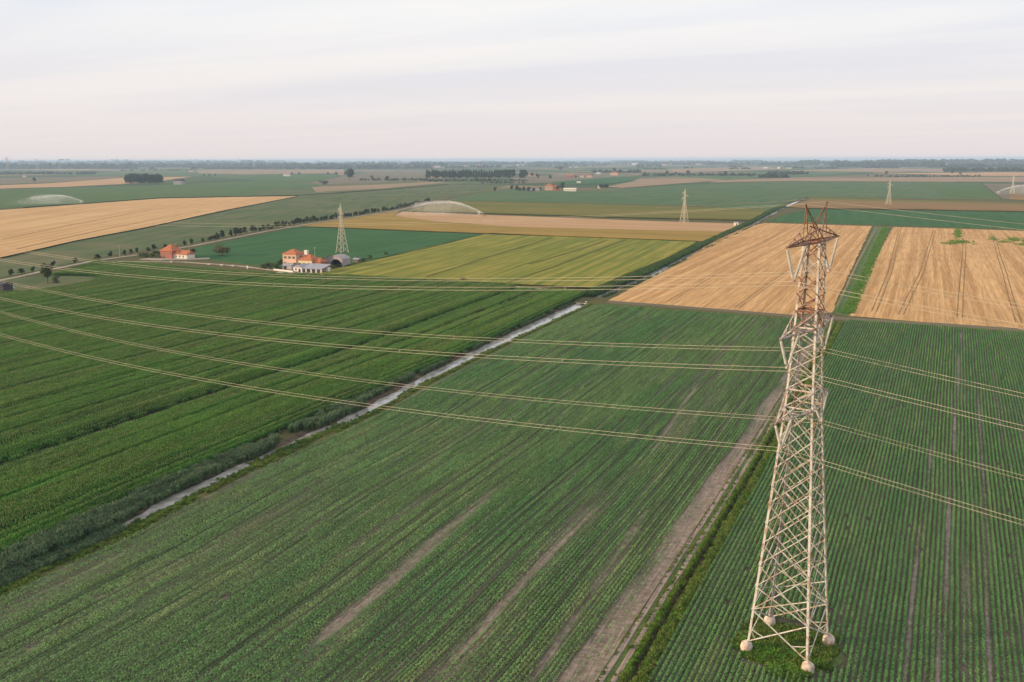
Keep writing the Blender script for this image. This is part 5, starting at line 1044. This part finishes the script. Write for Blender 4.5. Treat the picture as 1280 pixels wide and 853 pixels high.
# ------------------------------------------------------------------ irrigation sprinklers throwing water
def sprinkler(px_n, px_t, hpx, label, seed):
    """gun cart at px_n, jet falling at px_t, peak hpx tall in the photograph"""
    rng = np.random.default_rng(seed); a = Vector((*P(*px_n), 0)); b = Vector((*P(*px_t), 0)); d = b-a; L_ = d.length; rz = math.atan2(d.y, d.x); dep = float(np.array([a.x, a.y, -CAM_H])@fw); Hm = hpx*dep/F_PX
    t = thing('irrigation_sprinkler', label, 'sprinkler', a, rz)
    g = Geo(); g.box(-2.2, 0.2, -0.9, 0.9, 0.5, 0.9); g.tube([(-2.0, -1.1, 0.5), (-2.0, 1.1, 0.5)], 0.5, 10); g.tube([(0, -1.1, 0.5), (0, 1.1, 0.5)], 0.5, 10); g.make('cart', m_iron, t)
    g = Geo(); g.tube([(0, 0, 0.9), (0, 0, 2.4), (1.2, 0, 3.1)], [0.12, 0.12, 0.06], 8); g.make('gun', m_steel2, t)
    arc = lambda s: Vector((1.2+s*L_, 0, 3.0+(Hm-3.0)*(1-((s-0.42)/0.42)**2 if s < 0.42 else 1-((s-0.42)/0.62)**2)))
    g = Geo(); pts = [arc(s) for s in np.linspace(0, 0.34, 24)]; g.tube(pts, [0.10+0.016*k for k in range(24)], 6); 
    v = []; f = []
    for _ in range(8500):
        s = min(0.99, max(0.04, rng.normal(0.52, 0.25))); p = arc(s); top = max(p.z, 0.6); w = 1.0+s*14; u = rng.random()**(2.2 if s < 0.35 else 1.2)
        if rng.random() > 1.25-s*0.75: continue
        z = top*(1.06-u)+rng.normal(0, 0.3+1.6*s); x = p.x+rng.normal(0, 1+9*s*s); yv = rng.normal(0, w*0.5); ln = rng.uniform(0.8, 2.4); hw = rng.uniform(0.08, 0.24)
        if z < 0.2: continue
        an = rng.uniform(0, 3.14); cx, sx_ = math.cos(an)*hw, math.sin(an)*hw; k = len(v); v += [(x-cx, yv-sx_, z), (x+cx, yv+sx_, z), (x+1.0, yv, max(0, z-ln))]; f.append((k, k+1, k+2))
    for _ in range(1900):
        s = rng.random()**1.4*0.8; p = arc(s); q = p+Vector(rng.normal(0, 1, 3))*(0.15+3.2*s*s); r_ = 0.25+0.7*s; k = len(v); an = rng.uniform(0, 6.28); v += [q+Vector((r_, 0, 0.05)), q+Vector((-r_, r_*0.3*math.cos(an), 0.3)), q+Vector((-r_*0.5, r_*math.sin(an)*0.5, -r_*0.5))]; f.append((k, k+1, k+2))
    o = mesh_obj('water_spray', v, f, m_mist, t); o['kind'] = 'stuff'
    tag(g.make('water_jet', m_mist, t, smooth=True))
sprinkler((605, 270.5), (498, 268.5), 17, 'sprinkler throwing white water over the pale stubble strip at centre', 1)
sprinkler((106, 254.8), (22, 256.5), 10.5, 'sprinkler throwing white water beyond the left stubble field', 2)
sprinkler((1243, 243.2), (1330, 244), 11, 'sprinkler throwing white water at the right edge of the plain', 3)

# ------------------------------------------------------------------ haze
hzv = Geo(); hzv.box(-44000, 44000, -2000, 42000, -3.0, 78.0)
hm = bpy.data.materials.new('air_haze'); hm.use_nodes = True; hn = hm.node_tree.nodes; hn.clear(); ho = hn.new('ShaderNodeOutputMaterial'); pv = hn.new('ShaderNodeVolumePrincipled')
pv.inputs['Color'].default_value = (0.55, 0.74, 1.0, 1); pv.inputs['Density'].default_value = 0.000068; pv.inputs['Anisotropy'].default_value = 0.0; hm.node_tree.links.new(pv.outputs[0], ho.inputs['Volume'])
hm.cycles.homogeneous_volume = True if hasattr(hm.cycles, 'homogeneous_volume') else None
tag(hzv.make('haze', hm), 'thin pale blue haze over the whole plain', kind='stuff')
